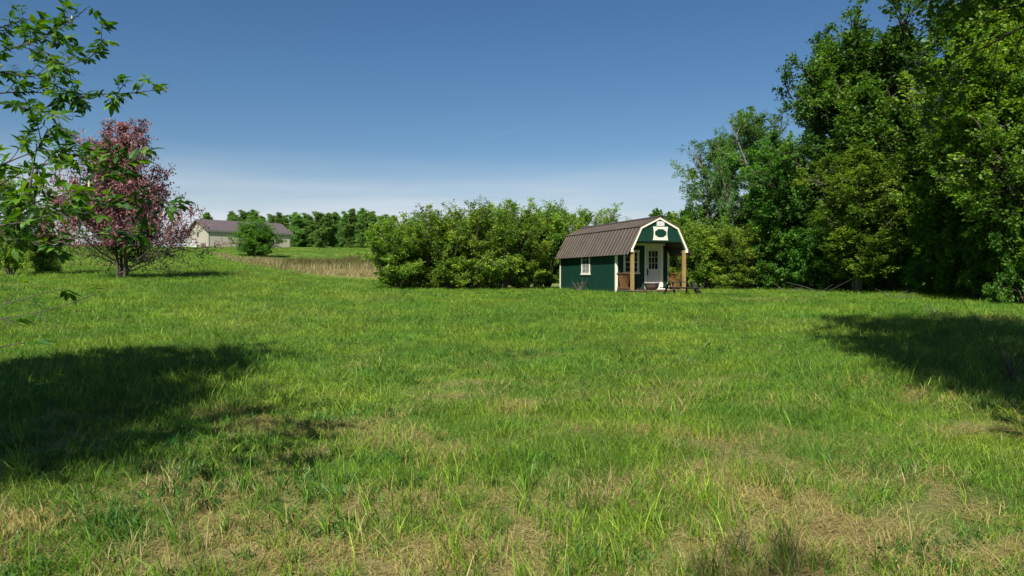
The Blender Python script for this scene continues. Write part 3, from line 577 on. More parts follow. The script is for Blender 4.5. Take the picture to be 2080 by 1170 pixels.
def box_elder():
    rg = np.random.default_rng(55); root = empty('box_elder_tree', (-8.3, 4.0, Hs(-8.3, 4.0))); O = np.array([-8.3, 4.0, Hs(-8.3, 4.0)])
    def q(px, py, d): return np.array([(px - 1040) / F * d, d, EYE + (565 - py) / F * d])
    limbs = [  # (points px, py, distance), thickness, twigs
        ([(-420, 330, 4.3), (-150, 190, 4.5), (0, 108, 4.5), (70, 88, 4.4), (135, 60, 4.3), (185, 15, 4.3)], .014, 9),
        ([(-420, 330, 4.3), (-160, 230, 4.6), (0, 182, 4.8), (90, 190, 4.8), (180, 200, 4.7), (270, 198, 4.6), (345, 180, 4.5)], .015, 11),
        ([(-150, 190, 4.5), (-20, 145, 4.9), (60, 150, 5.0), (130, 142, 5.1), (185, 120, 5.2), (215, 80, 5.2)], .008, 8),
        ([(-150, 190, 4.9), (0, 60, 5.0), (60, 35, 5.2), (110, 60, 5.2)], .007, 5),
        ([(60, 88, 4.4), (90, 110, 4.3), (120, 130, 4.2), (160, 165, 4.2)], .005, 4),
        ([(-420, 560, 4.3), (-160, 460, 4.1), (0, 432, 4.0), (90, 415, 4.0), (170, 392, 4.0), (235, 362, 4.0), (290, 315, 3.9)], .013, 9),
        ([(55, 420, 4.0), (62, 370, 4.0), (78, 315, 4.1), (100, 262, 4.1)], .007, 4),
        ([(-160, 460, 4.1), (-40, 400, 4.3), (30, 350, 4.5), (110, 325, 4.6), (185, 335, 4.7)], .008, 7),
        ([(-200, 500, 4.2), (0, 482, 4.3), (90, 488, 4.3), (180, 482, 4.3), (250, 470, 4.2), (310, 448, 4.2)], .009, 6),
        ([(-160, 460, 4.4), (0, 425, 4.6), (90, 440, 4.7), (190, 405, 4.8), (285, 400, 4.8), (350, 412, 4.8)], .007, 7),
        ([(-160, 500, 4.0), (-20, 455, 3.8), (60, 450, 3.8), (130, 430, 3.8), (215, 440, 3.9)], .007, 6),
        ([(-160, 460, 4.1), (-40, 350, 4.2), (30, 318, 4.2), (100, 300, 4.2), (165, 318, 4.2)], .006, 6),
        ([(-160, 230, 4.6), (-50, 205, 4.6), (50, 225, 4.6), (150, 245, 4.6)], .005, 4),
        ([(-300, 760, 4.0), (-100, 650, 3.9), (0, 617, 3.8), (60, 597, 3.8), (128, 586, 3.8)], .007, 2),
        ([(-300, 760, 4.0), (-100, 660, 3.7), (0, 650, 3.7), (95, 640, 3.6), (150, 618, 3.6), (192, 598, 3.6)], .007, 2),
        ([(-300, 760, 4.0), (-80, 720, 3.6), (-10, 708, 3.6), (48, 696, 3.6)], .005, 1)]
    wood = []; tips = []; tdir = []
    tk = grow(np.array([[0, 0, -.2]]), np.array([[-.12, .05, 1.]]), np.array([8.2]), 12, .06, .05, rg) + O
    wood.append(tubes(tk, np.array([.15]), np.array([.03]), 10))
    for pts, th, nt_ in limbs:
        w_ = np.array([q(*p) for p in pts]); w_[1:-1] += rg.normal(0, .012, w_[1:-1].shape)
        if pts[0][0] < -250:   # spring from the trunk
            k = np.argmin(abs(tk[0, :, 2] - (w_[0, 2] - .5))); w_[0] = tk[0, k]
        # smooth to 16 points
        cl_ = np.concatenate([[0], np.cumsum(np.linalg.norm(np.diff(w_, axis=0), axis=1))]); K = 44
        P = np.stack([np.interp(np.linspace(0, cl_[-1], K), cl_, w_[:, c_]) for c_ in range(3)], 1); t0_ = cl_[2] / cl_[-1] if pts[0][0] < -250 else .3
        for _ in range(3): P[1:-1] = (P[:-2] + P[1:-1] * 2 + P[2:]) / 4
        vl = cl_[-1] * (1 - t0_)
        #(0, len(w_) - 1, K); i = np.clip(tt.astype(int), 0, len(w_) - 2); fr = tt - i
        P = P[None]; wood.append(tubes(P, np.array([th]), np.array([.0022]), 6))
        Lp = np.array([.9])
        Cc, LC, _ = children(P, Lp, nt_, t0_, .97, rg, .6, .30, .06, 5, .14, -.02)
        wood.append(tubes(Cc, np.full(len(Cc), .0032), np.full(len(Cc), .0014), 4))
        dens = 4 if nt_ > 2 else 1
        p, dch = samp(Cc, rg.random((len(Cc), dens)) * .75 + .25); tips.append(p.reshape(-1, 3)); tdir.append(dch.reshape(-1, 3))
        if nt_ > 2:
            p, dch = samp(P, (t0_ + (1 - t0_) * rg.random((1, int(nt_ * 1.4))))); tips.append(p.reshape(-1, 3)); tdir.append(dch.reshape(-1, 3))
        tips.append(P[:, -1]); tdir.append(P[:, -1] - P[:, -2])
    # crown of the tree beyond the frame
    m = 46; t = .30 + .69 * (np.arange(m) + rg.random(m)) / m; p, tg_ = samp(tk, t[None]); a1 = np.arange(m) * 2.4
    el = .1 + .9 * t; dd_ = np.stack([np.cos(a1) * np.cos(el), np.sin(a1) * np.cos(el), np.sin(el)], -1)
    L1 = 2.6 * np.sqrt(np.clip(1 - (1.5 * (t - .6)) ** 2, .1, 1)) * (.75 + .4 * rg.random(m))
    L1 = L1 * 1.12
    A = grow(p[0], dd_, L1, 8, .1, .0, rg); B, LB, ib = children(A, L1, 9, .2, 1, rg, .8, .4, .1, 5, .12, 0); Cc, LC, ic = children(B, LB, 5, .2, 1, rg, .8, .5, .05, 3, .1, 0)
    wood += [tubes(A, np.full(m, .035), np.full(m, .008), 6), tubes(B, np.full(len(B), .010), np.full(len(B), .003), 4), tubes(Cc, np.full(len(Cc), .003), np.full(len(Cc), .0015), 3)]
    p2, d2 = samp(Cc, rg.random((len(Cc), 6)) * .8 + .2)
    v, f = joinm(wood); raw_mesh('trunk', v - O, [f], M['bark'], root, smooth=True)
    def foliage(pos, dr_, L, rg):
        n = len(pos); dr_ = unit(dr_ * .7 + rg.normal(0, .55, (n, 3)) + np.array([0, 0, .12])); up = unit(np.array([0, 0, 1.]) + rg.normal(0, .35, (n, 3)))
        s = unit(np.cross(up, dr_)); Ls = L * (.6 + .75 * rg.random(n)); pet = pos + dr_ * (Ls * .7)[:, None]
        P_, D_, N_, LL, vv = [], [], [], [], []; val = rg.random(n)
        for off, sd_, fwd, sc_ in ((.0, 0, 1, 1.1), (-.05, 1, .55, .95), (-.05, -1, .55, .95), (-.38, 1, .3, .8), (-.38, -1, .3, .8)):
            P_.append(pet + dr_ * (Ls * off)[:, None]); D_.append(dr_ * fwd + s * sd_ * .85 + rg.normal(0, .12, (n, 3)) - np.array([0, 0, .22])); N_.append(up + rg.normal(0, .25, (n, 3))); LL.append(Ls * sc_); vv.append(np.clip(val + rg.normal(0, .1, n), 0, 1))
        V, tri, qd = leaflets(np.vstack(P_), np.vstack(D_), np.vstack(N_), np.concatenate(LL), rg); return V, tri, qd, np.repeat(np.concatenate(vv), 8), np.stack([pos, pet], 1)
    a = foliage(np.vstack(tips), np.vstack(tdir), .061, rg); b = foliage(p2.reshape(-1, 3), d2.reshape(-1, 3), .105, rg)
    n0 = len(a[0]); n1_ = n0 + len(b[0]); v, f = tubes(a[4], np.full(len(a[4]), .0014), np.full(len(a[4]), .001), 3)
    raw_mesh('crown', np.vstack([a[0], b[0], v]) - O, [np.vstack([a[1], b[1] + n0]), np.vstack([a[2], b[2] + n0, f + n1_])], M['leaf_box'], root, attrs={'v': np.concatenate([a[3], b[3], np.full(len(v), .8)])})
    for px, py, d, l_ in ((182, 385, 3.95, .055), (150, 48, 4.3, .045), (122, 325, 4.5, .05)):
        c = q(px, py, d) - O; mb = MB(); mb.tube([c + np.array((0, 0, l_ * .9)), c + np.array((.002, 0, l_ / 2)), c, c - np.array((.003, 0, l_ / 2))], [.001, .006, .008, .002], 6); mb.build('seed_pod', M['pod'], root, smooth=True)
    return tag(root, 'box elder whose dark leafy twigs hang in from the left edge', 'tree')
M['pod'] = noisy('pod', (.38, .30, .16), (.55, .46, .28), 40, .7)
box_elder()

# ------------------------------------------------------------------ cabin
M['green'] = noisy('green_siding', (.003, .027, .017), (.006, .040, .026), 3, .55, .15, (6, 6, .5), spec=.3)
M['cream'] = noisy('cream_trim', (.66, .62, .50), (.76, .72, .60), 5, .55, .05)
M['white'] = noisy('white_paint', (.50, .51, .50), (.58, .58, .57), 4, .45, .05)
M['roof'] = noisy('brown_metal_roof', (.058, .043, .033), (.086, .066, .052), 1.3, .5, .05, (1, 1, 1), .0, .3)
M['cap'] = noisy('roof_trim', (.05, .036, .03), (.075, .055, .045), 3, .45, .05)
M['post'] = noisy('treated_wood', (.20, .125, .045), (.34, .235, .10), 7, .75, .4, (4, 4, .35))
M['rail'] = noisy('stained_wood', (.11, .048, .015), (.21, .095, .032), 9, .6, .3, (3, 3, .5))
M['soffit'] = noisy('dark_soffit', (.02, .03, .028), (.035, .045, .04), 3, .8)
M['deck'] = noisy('deck_boards', (.11, .075, .045), (.20, .15, .10), 6, .8, .3, (1, 6, 1))
M['glass'] = noisy('window_glass', (.006, .007, .009), (.014, .016, .02), 2, .06, 0, spec=.8)
M['curtain'] = noisy('curtain', (.10, .10, .095), (.24, .24, .22), 10, .9, .2, (4, 1, .3))
M['iron'] = noisy('black_iron', (.008, .008, .008), (.02, .018, .016), 12, .5, .2)
M['rust'] = noisy('rusty_iron', (.035, .022, .016), (.09, .06, .045), 9, .75, .4)
M['table'] = noisy('dark_table_wood', (.014, .012, .012), (.035, .030, .028), 7, .6, .3, (1, 5, 1))
M['clay'] = noisy('terracotta', (.36, .13, .05), (.46, .19, .08), 8, .8, .1)
W_, LEN, PD = 3.05, 8.7, 1.63
EV, BRK, APX, GB, DK = 2.15, 3.22, 3.72, 2.54, .17
cabx, caby = 5.80, 35.7
cab = empty('barn_cabin', (cabx, caby, EYE - .75), R(19.8))
tag(cab, 'dark green gambrel cabin with brown metal roof and small front porch', 'cabin')
def part(mb, name, mat, parent=cab, **k): return mb.build(name, M[mat], parent, **k)
def siding(axis, c, a0, a1, z0, z1, out, step=.203):
    """board strips with grooves; axis 'y' = wall runs along y at x=c, facing out (+-1)"""
    mb = MB()
    t0, t1 = sorted((c - out * .05, c - out * .012))
    (mb.box(t0, t1, a0, a1, z0, z1) if axis == 'y' else mb.box(a0, a1, t0, t1, z0, z1))
    n = max(1, round((a1 - a0) / step)); s = (a1 - a0) / n; u0, u1 = sorted((c - out * .012, c))
    for i in range(n):
        p, r = a0 + i * s + .005, a0 + (i + 1) * s - .005
        (mb.box(u0, u1, p, r, z0, z1) if axis == 'y' else mb.box(p, r, u0, u1, z0, z1))
    return mb
# base and deck
mb = MB(); mb.box(.02, W_ - .02, .0, LEN - .02, -.25, DK - .035); part(mb, 'skid_base', 'cap')
mb = MB(); k = 0.0
while k < PD - .05:
    mb.box(-.01, W_ + .01, k - .02, min(k + .12, PD - .05), DK - .033, DK); k += .145
part(mb, 'porch_deck', 'deck', bevel=.004)
part(siding('y', 0, PD, LEN, -.1, EV + .03, -1), 'side_wall', 'green'); part(siding('y', W_, PD, LEN, -.1, EV + .03, 1), 'side_wall', 'green')
fw = siding('x', PD, .0, W_, DK, 2.26, -1); f2 = siding('x', PD, .23, W_ - .23, 2.262, GB, -1); fw.poly(f2.v, f2.f); part(fw, 'front_wall', 'green'); part(siding('x', LEN, 0, W_, -.1, EV, 1), 'rear_wall', 'green')
gp = [(0, EV), (0.0, EV + .02), (.52, BRK - .06), (W_ / 2, APX - .06), (W_ - .52, BRK - .06), (W_, EV + .02), (W_, EV)]
# front gable: panel over the porch, its lower edge arched down at the posts
fg = [(.02, EV - .0), (.50, BRK - .07), (W_ / 2, APX - .07), (W_ - .50, BRK - .07), (W_ - .02, EV), (W_ - .13, EV), (W_ - .22, GB - .10), (W_ - .34, GB), (.34, GB), (.22, GB - .10), (.13, EV)]
mb = MB(); mb.prism([(x, .02, z) for x, z in fg], (0, .05, 0)); 
gf = part(mb, 'gable_panel', 'green')
mb = MB(); mb.prism([(x, LEN - .05, z) for x, z in gp], (0, .05, 0)); part(mb, 'gable_panel', 'green')
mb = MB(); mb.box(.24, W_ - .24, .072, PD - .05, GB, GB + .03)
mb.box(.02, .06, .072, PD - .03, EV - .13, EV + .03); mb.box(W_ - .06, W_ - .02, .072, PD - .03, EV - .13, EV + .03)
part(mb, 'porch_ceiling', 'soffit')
# white rake trim on both gables
def rake(y0, y1):
    mb = MB(); P = [(-.07, EV - .14), (-.07, EV), (.47, BRK + .0), (W_ / 2, APX + .0), (W_ - .47, BRK), (W_ + .07, EV), (W_ + .07, EV - .14)]
    I = [(.06, EV - .14), (.045, EV + .01), (.53, BRK - .068), (W_ / 2, APX - .085), (W_ - .53, BRK - .068), (W_ - .045, EV + .01), (W_ - .06, EV - .14)]
    for i in range(6): mb.prism([(P[i][0], y0, P[i][1]), (I[i][0], y0, I[i][1]), (I[i + 1][0], y0, I[i + 1][1]), (P[i + 1][0], y0, P[i + 1][1])], (0, y1 - y0, 0))
    return mb
part(rake(-.045, .018), 'rake_trim', 'cream'); part(rake(LEN + .004, LEN + .04), 'rake_trim', 'cream')
# roof: one mesh of ribbed sheets, with ridge cap and break trims as parts
OV = .02
def roof():
    mb = MB(); y0, y1 = -OV, LEN + .10
    prof_ = [(-.25, EV - .26), (.50, BRK + .035), (W_ / 2, APX + .04)]
    nr = 25
    for sgn in (0, 1):
        Q = [(x if not sgn else W_ - x, z) for x, z in prof_]
        for i in range(2):
            a, b = Vector((Q[i][0], 0, Q[i][1])), Vector((Q[i + 1][0], 0, Q[i + 1][1])); d = (b - a).normalized(); nrm = Vector((-d.z, 0, d.x)) * (1 if not sgn else -1)
            if i == 1: a = a - d * .07 + nrm * .022       # the upper sheet laps over the lower one
            mb.prism([(a.x, y0, a.z), (b.x, y0, b.z), ((b + nrm * .02).x, y0, (b + nrm * .02).z), ((a + nrm * .02).x, y0, (a + nrm * .02).z)], (0, y1 - y0, 0))
            for k in range(nr + 1):
                yc = y0 + .03 + (y1 - y0 - .06) * k / nr; w1, w2, hh = .028, .012, .026
                for (o1) in (0,):
                    s0 = a + nrm * .019; s1 = b + nrm * .019
                    pr = [(-w1, 0), (w1, 0), (w2, hh), (-w2, hh)]
                    mb.poly([(s.x + nrm.x * h_, yc + u, s.z + nrm.z * h_) for s in (s0, s1) for u, h_ in pr], [(3, 2, 1, 0), (4, 5, 6, 7), (0, 1, 5, 4), (1, 2, 6, 5), (2, 3, 7, 6), (3, 0, 4, 7)])
    return mb
rf = part(roof(), 'roof', 'roof')
mb = MB(); c = Vector((W_ / 2, 0, APX + .085))
for s in (-1, 1): mb.prism([(c.x, -OV - .01, c.z + .012), (c.x + s * .19, -OV - .01, c.z - .068), (c.x + s * .19, -OV - .01, c.z - .080), (c.x, -OV - .01, c.z)], (0, LEN + .25, 0))
mb.build('ridge_cap', M['cap'], rf)
for y in (-OV - .022, LEN + .108):
    mb = MB(); 
    for sgn in (0, 1):
        Q = [(x if not sgn else W_ - x, z) for x, z in ((-.262, EV - .27), (.49, BRK + .05), (W_ / 2, APX + .05))]
        for i in range(2): mb.beam((Q[i][0], y, Q[i][1] - .005), (Q[i + 1][0], y, Q[i + 1][1] - .005), .03, .085, up=(0, 1, 0)) if 0 else mb.prism([(Q[i][0], y, Q[i][1] + .02), (Q[i + 1][0], y, Q[i + 1][1] + .02), (Q[i + 1][0], y, Q[i + 1][1] - .045), (Q[i][0], y, Q[i][1] - .045)], (0, .03, 0))
    mb.build('edge_trim', M['cap'], rf)
# corner trims, posts, top plate
for x in (0, W_):
    s = -1 if x == 0 else 1
    for yy in (PD, LEN):
        f_ = -1 if yy == PD else 1; mb = MB(); x0, x1 = sorted((x + s * .022, x - s * .08)); ya, yb = sorted((yy + f_ * .022, yy - f_ * .10))
        mb.box(x0, x1, ya, yb, -.12, EV + .01); part(mb, 'corner_trim', 'cream')
for x in (.07, W_ - .07):
    mb = MB(); mb.box(x - .075, x + .075, .03, .18, DK, EV - .02); part(mb, 'porch_post', 'post', bevel=.006)
mb = MB(); mb.box(.24, W_ - .24, PD - .03, PD - .002, GB - .12, GB - .006); part(mb, 'top_trim', 'cream')
# railings with sunburst balusters on the porch sides
for x in (.06, W_ - .06):
    e = MB(); e.box(x - .05, x + .05, .185, PD - .025, DK + .80, DK + .845); e.box(x - .03, x + .03, .185, PD - .025, DK + .06, DK + .12)
    rr = part(e, 'railing', 'rail', bevel=.004); n = 9; yc = (.18 + PD) / 2
    for k in range(n):
        t = (k - (n - 1) / 2) / ((n - 1) / 2); yb, yt = yc + t * .36, yc + t * .655; pts = []
        for q_ in np.linspace(0, 1, 7): pts.append((x, yb + (yt - yb) * (q_ ** 1.7 if abs(t) > 0 else q_), DK + .12 + .68 * q_))
        m2 = MB()
        for a_, b_ in zip(pts[:-1], pts[1:]): m2.beam(a_, b_, .017, .03, up=(1, 0, 0))
        m2.build('baluster', M['rail'], rr)
# windows
def window(x0, x1, z0, z1, axis, c, out, curt=True):
    """frame on a wall facing out; axis 'x': wall plane y=c spans x, 'y': wall plane x=c spans y"""
    def bx(mb, a0, a1, d0, d1, zz0, zz1):
        p, q_ = sorted((c + out * d0, c + out * d1))
        return mb.box(a0, a1, p, q_, zz0, zz1) if axis == 'x' else mb.box(p, q_, a0, a1, zz0, zz1)
    mb = MB(); t = .085
    bx(mb, x0, x0 + t, .002, .035, z0 + .09, z1 - .1); bx(mb, x1 - t, x1, .002, .035, z0 + .09, z1 - .1)
    bx(mb, x0 - .03, x1 + .03, .002, .045, z1 - .1, z1); bx(mb, x0 - .04, x1 + .04, .002, .06, z0, z0 + .09)
    wn = part(mb, 'window', 'cream'); zi0, zi1 = z0 + .09, z1 - .1; xi0, xi1 = x0 + t, x1 - t; zm = (zi0 + zi1) / 2
    mb = MB(); s = .028
    bx(mb, xi0, xi0 + s, .002, .026, zi0, zi1); bx(mb, xi1 - s, xi1, .002, .026, zi0, zi1)
    bx(mb, xi0 + s, xi1 - s, .002, .026, zi0, zi0 + s); bx(mb, xi0 + s, xi1 - s, .002, .026, zi1 - s, zi1); bx(mb, xi0 + s, xi1 - s, .002, .03, zm - .022, zm + .022)
    xm = (xi0 + xi1) / 2; za, zb = (zi0 + s + zm - .022) / 2, (zi1 - s + zm + .022) / 2
    bx(mb, xm - .009, xm + .009, .002, .022, zi0 + s, zm - .022); bx(mb, xm - .009, xm + .009, .002, .022, zm + .022, zi1 - s)
    for zz in (za, zb): bx(mb, xi0 + s, xm - .009, .002, .021, zz - .009, zz + .009); bx(mb, xm + .009, xi1 - s, .002, .021, zz - .009, zz + .009)
    mb.build('sash', M['white'], wn)
    mb = MB(); bx(mb, xi0 + .002, xi1 - .002, .001, .012, zi0 + .002, zi1 - .002); mb.build('glass', M['glass'], wn)
    if curt:
        mb = MB(); bx(mb, xi0 + .05, xi1 - .05, .0125, .0135, zi0 + .04, zm - .03); mb.build('curtain', M['curtain'], wn)
window(4.62, 5.68, .93, 2.10, 'y', 0, -1)
window(.41, 1.30, .96, 2.18, 'x', PD, -1, False)
window(3.4, 4.4, .93, 2.10, 'y', W_, 1, False)
# door
mb = MB(); dx0, dx1 = 1.62, 2.70
mb.box(dx0, dx0 + .09, PD - .03, PD - .002, DK, 2.42); mb.box(dx1 - .16, dx1, PD - .03, PD - .002, DK, 2.42); mb.box(dx0 + .09, dx1 - .16, PD - .03, PD - .002, 2.27, 2.42)
dfm = part(mb, 'door_frame', 'cream')
a0, a1 = dx0 + .095, dx1 - .165; mb = MB(); t0, t1 = PD - .022, PD - .003; g0, g1, gz0, gz1 = a0 + .15, a1 - .15, 1.22, 2.14
mb.box(a0, g0, t0, t1, DK + .02, 2.265); mb.box(g1, a1, t0, t1, DK + .02, 2.265); mb.box(g0, g1, t0, t1, gz1, 2.265); mb.box(g0, g1, t0, t1, DK + .02, gz0)
for i in (1, 2):
    xx = g0 + (g1 - g0) * i / 3; mb.box(xx - .011, xx + .011, t0 + .002, t1 - .006, gz0, gz1); 
for i in (1, 2):
    zz = gz0 + (gz1 - gz0) * i / 3
    for j in range(3):
        q0, q1 = g0 + (g1 - g0) * j / 3 + .011, g0 + (g1 - g0) * (j + 1) / 3 - .011; mb.box(q0, q1, t0 + .002, t1 - .006, zz - .011, zz + .011)
for j in (0, 1):   # raised lower panels
    q0 = a0 + .10 + j * .34; q1 = q0 + .25
    for (e0_, e1_, f0_, f1_) in ((q0, q1, .98, 1.0), (q0, q1, .36, .38), (q0, q0 + .02, .38, .98), (q1 - .02, q1, .38, .98)): mb.box(e0_, e1_, t0 - .008, t0 - .001, f0_, f1_)
dr_ = part(mb, 'door', 'white')
mb = MB(); mb.box(g0, g1, t1 - .005, t1 - .003, gz0, gz1); mb.build('glass', M['glass'], dr_)
mb = MB(); hx = a0 + .07; mb.tube([(hx, t0 - .005, 1.20), (hx, t0 - .05, 1.16), (hx, t0 - .055, 1.05), (hx, t0 - .05, .95), (hx, t0 - .005, .91)], .016, 8); mb.box(hx - .03, hx + .03, t0 - .01, t0 - .001, .88, 1.24); mb.build('handle', M['iron'], dr_)
mb = MB(); mb.box(dx0 - .02, dx1 + .38, PD - .20, PD - .034, DK + .002, DK + .05); part(mb, 'door_sill', 'cream')
# gable ornament: white scalloped panel with octagon opening, small plate above
xc, zc = W_ / 2 + .05, 2.955
mb = MB(); hw, hh = .42, .315; outl = []
def arc(p, q_, n, sag):
    p, q_ = Vector(p), Vector(q_); d = q_ - p; nr_ = Vector((-d[1], d[0])).normalized()
    return [tuple(p + d * (i / n) + nr_ * sag * math.sin(math.pi * i / n)) for i in range(n)]
cs = [(xc - hw, zc - hh - .03), (xc + hw, zc - hh - .03), (xc + hw, zc + hh), (xc - hw, zc + hh)]
outl = [cs[0]] + arc(cs[1], cs[2], 8, .05) + arc(cs[2], cs[3], 2, 0) + arc(cs[3], cs[0], 8, .05)
outl = outl
oc = [(xc + .33 * math.cos(R(22.5 + 45 * i)) * 1.04, zc + .215 * math.sin(R(22.5 + 45 * i))) for i in range(8)]
mb.prism([(x, -.012, z) for x, z in outl], (0, .03, 0)); orn = part(mb, 'gable_ornament', 'cream')
mb = MB(); mb.prism([(x, -.020, z) for x, z in oc], (0, .007, 0)); mb.build('octagon_panel', M['green'], orn)
mb = MB(); mb.box(xc - .21, xc + .21, -.014, .018, zc + hh + .035, zc + hh + .27); part(mb, 'gable_vent', 'white')

# things on and by the porch
def cabpt(x, y, z=0):
    a = R(19.8); return (cabx + x * math.cos(a) - y * math.sin(a), caby + x * math.sin(a) + y * math.cos(a), EYE - .75 + z)
o = empty('iron_kettle', cabpt(1.33, .42, DK + .002)); tag(o, 'wide rusty iron kettle standing on the porch before the door', 'kettle')
mb = MB(); mb.lathe([(.20, 0.0), (.30, .06), (.345, .16), (.35, .25), (.355, .30), (.39, .31), (.39, .335), (.345, .335), (.335, .25), (.28, .08)], n=28); mb.build('bowl', M['rust'], o, smooth=True)
mb = MB(); mb.tube([(-.39 + .0, 0, .32)] + [(.40 * math.cos(math.pi - math.pi * i / 10), 0, .32 + .06 * math.sin(math.pi * i / 10)) for i in range(1, 10)] + [(.39, 0, .32)], .009, 6); mb.build('handle', M['iron'], o)
o = empty('flower_pot', cabpt(2.47, .25, DK + .002)); tag(o, 'small orange clay flower pot at the right end of the porch', 'pot')
mb = MB(); mb.lathe([(.085, 0), (.12, .17), (.135, .17), (.135, .215), (.115, .215), (.10, .19)], n=20); mb.build('pot', M['clay'], o, smooth=False)
mb = MB(); mb.lathe([(.098, .17), (.099, .192)], n=16); mb.build('potting_soil', M['rust'], o)
# boot tray
o = empty('boot_tray', cabpt(.85, .55, DK + .002)); tag(o, 'low dark tray of boots on the porch left of the kettle', 'tray')
mb = MB(); mb.box(-.3, .3, -.16, .16, 0, .012); mb.box(-.3, .3, -.16, -.148, .012, .035); mb.box(-.3, .3, .148, .16, .012, .035); mb.build('tray', M['iron'], o)
for bx_ in (-.18, -.06, .12):
    mb = MB(); mb.tube([(bx_, -.12, .05), (bx_, -.02, .055), (bx_, .06, .06)], [.03, .04, .045], 8); mb.build('boot', M['table'], o)
# step stone in front of porch edge, bench by the side wall
def bench():
    x, y = cabpt(-.42, 5.1)[:2]; o = empty('garden_bench', (x, y, Hs(x, y)), R(19.8 + 90)); tag(o, 'low rusty metal bench standing against the side wall under the window', 'bench')
    mb = MB()
    for k in range(4): mb.box(-.5, .5, -.19 + k * .10, -.11 + k * .10, .40, .425)
    mb.build('seat', M['rust'], o)
    for sx in (-.42, .42):
        for sy in (-.15, .15): q_ = MB(); q_.beam((sx, sy, .40), (sx * 1.1, sy * 1.25, -.03), .03, .03); q_.build('leg', M['rust'], o)
    q_ = MB(); q_.beam((-.44, 0, .15), (.44, 0, .15), .02, .02); q_.build('stretcher', M['rust'], o)
bench()
def picnic():
    x, y = PX(1382, 33.2), 33.2; o = empty('picnic_table', (x, y, Hs(x, y)), R(12)); tag(o, 'black wooden picnic table standing in front of the porch', 'picnic table')
    mb = MB()
    for k in range(5): mb.box(-.72, .52, -.36 + k * .148, -.225 + k * .148, .58, .615)
    mb.build('table_top', M['table'], o, bevel=.004)
    for s in (-1, 1):
        mb = MB(); 
        for j in (0, 1): mb.box(-.66, .78, s * .66 + j * .12 - .12, s * .66 + j * .12 - .01, .33, .365)
        mb.build('seat', M['table'], o, bevel=.004)
    for xx in (-.45, .42):
        for s in (-1, 1): mb = MB(); mb.beam((xx, s * .20, .575), (xx + (.16 if xx > 0 else -.10), s * .62, -.05), .10, .05, up=(1, 0, 0)); mb.build('leg', M['table'], o)
        mb = MB(); mb.box(xx + .05, xx + .09, -.74, .74, .285, .33); mb.build('crossbar', M['table'], o)
    mb = MB(); mb.beam((.44, -.34, .56), (.86, -.40, -.05), .12, .05, up=(0, 1, 0)); mb.build('brace', M['table'], o)
picnic()

# dry stalks near the wall and fallen sticks by the wood
def stick_pile(name, x, y, n, L, lift, lab, cat, mat='bark_pale', seed=1):
    rg = np.random.default_rng(seed); st_ = np.zeros((n, 3)); st_[:, :2] = rg.normal(0, .05, (n, 2)); a = rg.random(n) * 6.28
    d = np.stack([np.cos(a), np.sin(a), lift * (.4 + rg.random(n))], -1); P = grow(st_, d, L * (.5 + rg.random(n)), 6, .09, -.02, rg)
    v, f = tubes(P, np.full(n, .009), np.full(n, .003), 4); o = raw_mesh(name, v, [f], M[mat], smooth=True); o.location = (x, y, Hs(x, y) + .02); tag(o, lab, cat, 'dead sticks and stalks lying in the grass')
for i, (px, py, n, L, li, lb) in enumerate([(1600, 593, 7, 1.0, .35, 'heap of thin pale sticks nearest the cabin side of the wood'), (1665, 600, 4, 1.1, .5, 'few bleached branches lying before the big maples'), (1815, 607, 9, 1.0, .3, 'spreading heap of dead twigs in front of the dark wood'), (1900, 645, 8, .35, 1.2, 'small straw coloured tuft of stalks in the open grass on the right')]):
    x, y = lerp_xy(px, py); stick_pile('dead_branches', x, y, n, L, li, lb, 'sticks', seed=i + 3)
x, y = cabpt(-.75, 4.4)[:2]; stick_pile('dry_stalks', x, y, 16, .7, 1.3, 'pale dry stalks growing beside the green side wall of the cabin', 'stalks', seed=9)
x, y = PX(2052, 9.6), 9.6; stick_pile('dry_stalks', x, y, 10, .9, 2.0, 'tall brown stalks in the shade at the right edge', 'stalks', 'bark', seed=11)

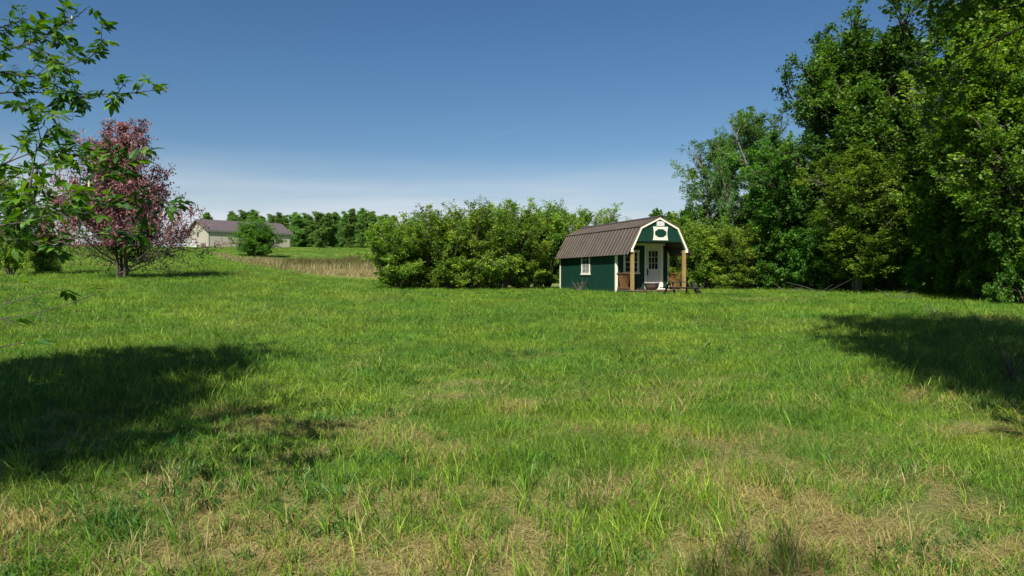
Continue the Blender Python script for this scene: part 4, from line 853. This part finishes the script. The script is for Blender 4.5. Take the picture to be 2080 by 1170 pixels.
# ------------------------------------------------------------------ barn on the hill
M['grey_wall'] = noisy('grey_steel_wall', (.33, .30, .25), (.38, .35, .29), .6, .6, .05)
M['grey_dark'] = noisy('grey_trim', (.10, .095, .09), (.14, .13, .12), 2, .6)
M['shingle'] = noisy('barn_roof', (.085, .066, .068), (.12, .095, .095), 1.5, .6, .1)
def barn():
    x0, y0 = PX(425, 150), 150; ang = math.atan2(12, 12.9); zb = EYE + 5.35; o = empty('storage_barn', (x0, y0, zb), ang)
    tag(o, 'grey farm storage building with brown roof on the hill', 'barn')
    L, Wd, E, RG = 17.6, 12.0, 4.35, 6.75       # local x along the long wall, y = depth
    def wall(axis, c, a0, a1, out):
        mb = MB(); z0, z1 = -1.2, E
        n = int((a1 - a0) / .9)
        for i in range(n):
            p, r = a0 + (a1 - a0) * i / n, a0 + (a1 - a0) * (i + 1) / n - .03
            q0, q1 = sorted((c, c - out * .06)); (mb.box(p, r, q0, q1, z0, z1) if axis == 'x' else mb.box(q0, q1, p, r, z0, z1))
        q0, q1 = sorted((c - out * .02, c - out * .10)); (mb.box(a0, a1, q0, q1, z0, z1) if axis == 'x' else mb.box(q0, q1, a0, a1, z0, z1))
        mb.build('wall', M['grey_wall'], o)
    wall('x', 0, .11, L - .11, -1); wall('x', Wd, .11, L - .11, 1); wall('y', 0, 0, Wd, -1); wall('y', L, 0, Wd, 1)
    for xx in (0, L - .1):
        mb = MB(); mb.prism([(xx, 0, E), (xx, Wd, E), (xx, Wd / 2, RG - .05)], (.1, 0, 0)); mb.build('gable', M['grey_wall'], o)
    mb = MB(); ov = .38
    for s in (0, 1):
        sl = (RG - E) / (Wd / 2); ye = -ov; ze = E - ov * sl
        Y_ = lambda y: y if not s else Wd - y
        mb.prism([(-.5, Y_(ye), ze + .05), (-.5, Y_(Wd / 2), RG + .05), (-.5, Y_(Wd / 2), RG + .25), (-.5, Y_(ye), ze + .25)], (L + 1, 0, 0))
    rf_ = mb.build('roof', M['shingle'], o)
    mb = MB()
    for s in (0, 1):
        yy = -ov - .06 if not s else Wd + ov; mb.box(-.52, L + .52, yy, yy + .06, E - ov * .4 - .12, E - ov * .4 + .24)
    for xx in (-.56, L + .51):
        for s in (0, 1):
            Y_ = (lambda y: y) if not s else (lambda y: Wd - y); z0_ = E - ov * .4
            mb.prism([(xx, Y_(-ov), z0_ - .08), (xx, Y_(Wd / 2), RG - .05), (xx, Y_(Wd / 2), RG + .27), (xx, Y_(-ov), z0_ + .27)], (.05, 0, 0))
    mb.build('fascia', M['grey_dark'], rf_)
    for xx, yy in ((-.03, -.03), (L - .12, -.03)):
        mb = MB(); mb.box(xx, xx + .15, yy, yy + .15, -1.2, E - .3); mb.build('corner_trim', M['grey_dark'], o)
    for (ya, yb, z1) in ((1.6, 4.6, 1.15), (6.7, 10.7, 2.7)):
        mb = MB(); mb.box(-.05, -.004, ya, yb, -1.2, z1)
        for k in range(1, 7): mb.box(-.065, -.051, ya + .05, yb - .05, z1 - k * .55, z1 - k * .55 + .5)
        d_ = mb.build('garage_door', M['white'], o)
        mb = MB(); mb.box(-.09, -.003, ya - .12, ya - .002, -1.2, z1 + .1); mb.box(-.09, -.003, yb + .002, yb + .12, -1.2, z1 + .1); mb.box(-.09, -.003, ya - .001, yb + .001, z1 + .003, z1 + .12); mb.build('frame', M['grey_dark'], d_)
    mb = MB(); mb.box(-.06, -.004, 5.6, 6.6, 3.3, 4.3); mb.build('window', M['glass'], o)
    mb = MB(); mb.box(-.04, -.003, 1.7, 4.5, 1.32, 1.9); mb.build('door_awning', M['grey_dark'], o)
barn()

# ------------------------------------------------------------------ contrail
m, n, b, l = newmat('contrail_vapour')
df = N(n, 'ShaderNodeBsdfDiffuse'); df.inputs[0].default_value = (.9, .9, .9, 1); tp = N(n, 'ShaderNodeBsdfTransparent'); ms = N(n, 'ShaderNodeMixShader'); ms.inputs[0].default_value = .010
l.new(tp.outputs[0], ms.inputs[1]); l.new(df.outputs[0], ms.inputs[2]); l.new(ms.outputs[0], n.nodes['Material Output'].inputs[0])
def skyp(px, py, d): return ((px - 1040) / F * d, d, EYE + (565 - py) / F * d)
mb = MB(); mb.tube([skyp(935, 297, 26000), skyp(980, 284, 26500), skyp(1040, 265, 27200), skyp(1090, 251, 28000)], [8, 22, 26, 6], 8)
o = mb.build('contrail', m); tag(o, 'faint white contrail high in the blue sky', 'contrail')
for o in list(bpy.data.objects):
    for k_ in ('h0', 'w0'):
        if k_ in o: del o[k_]
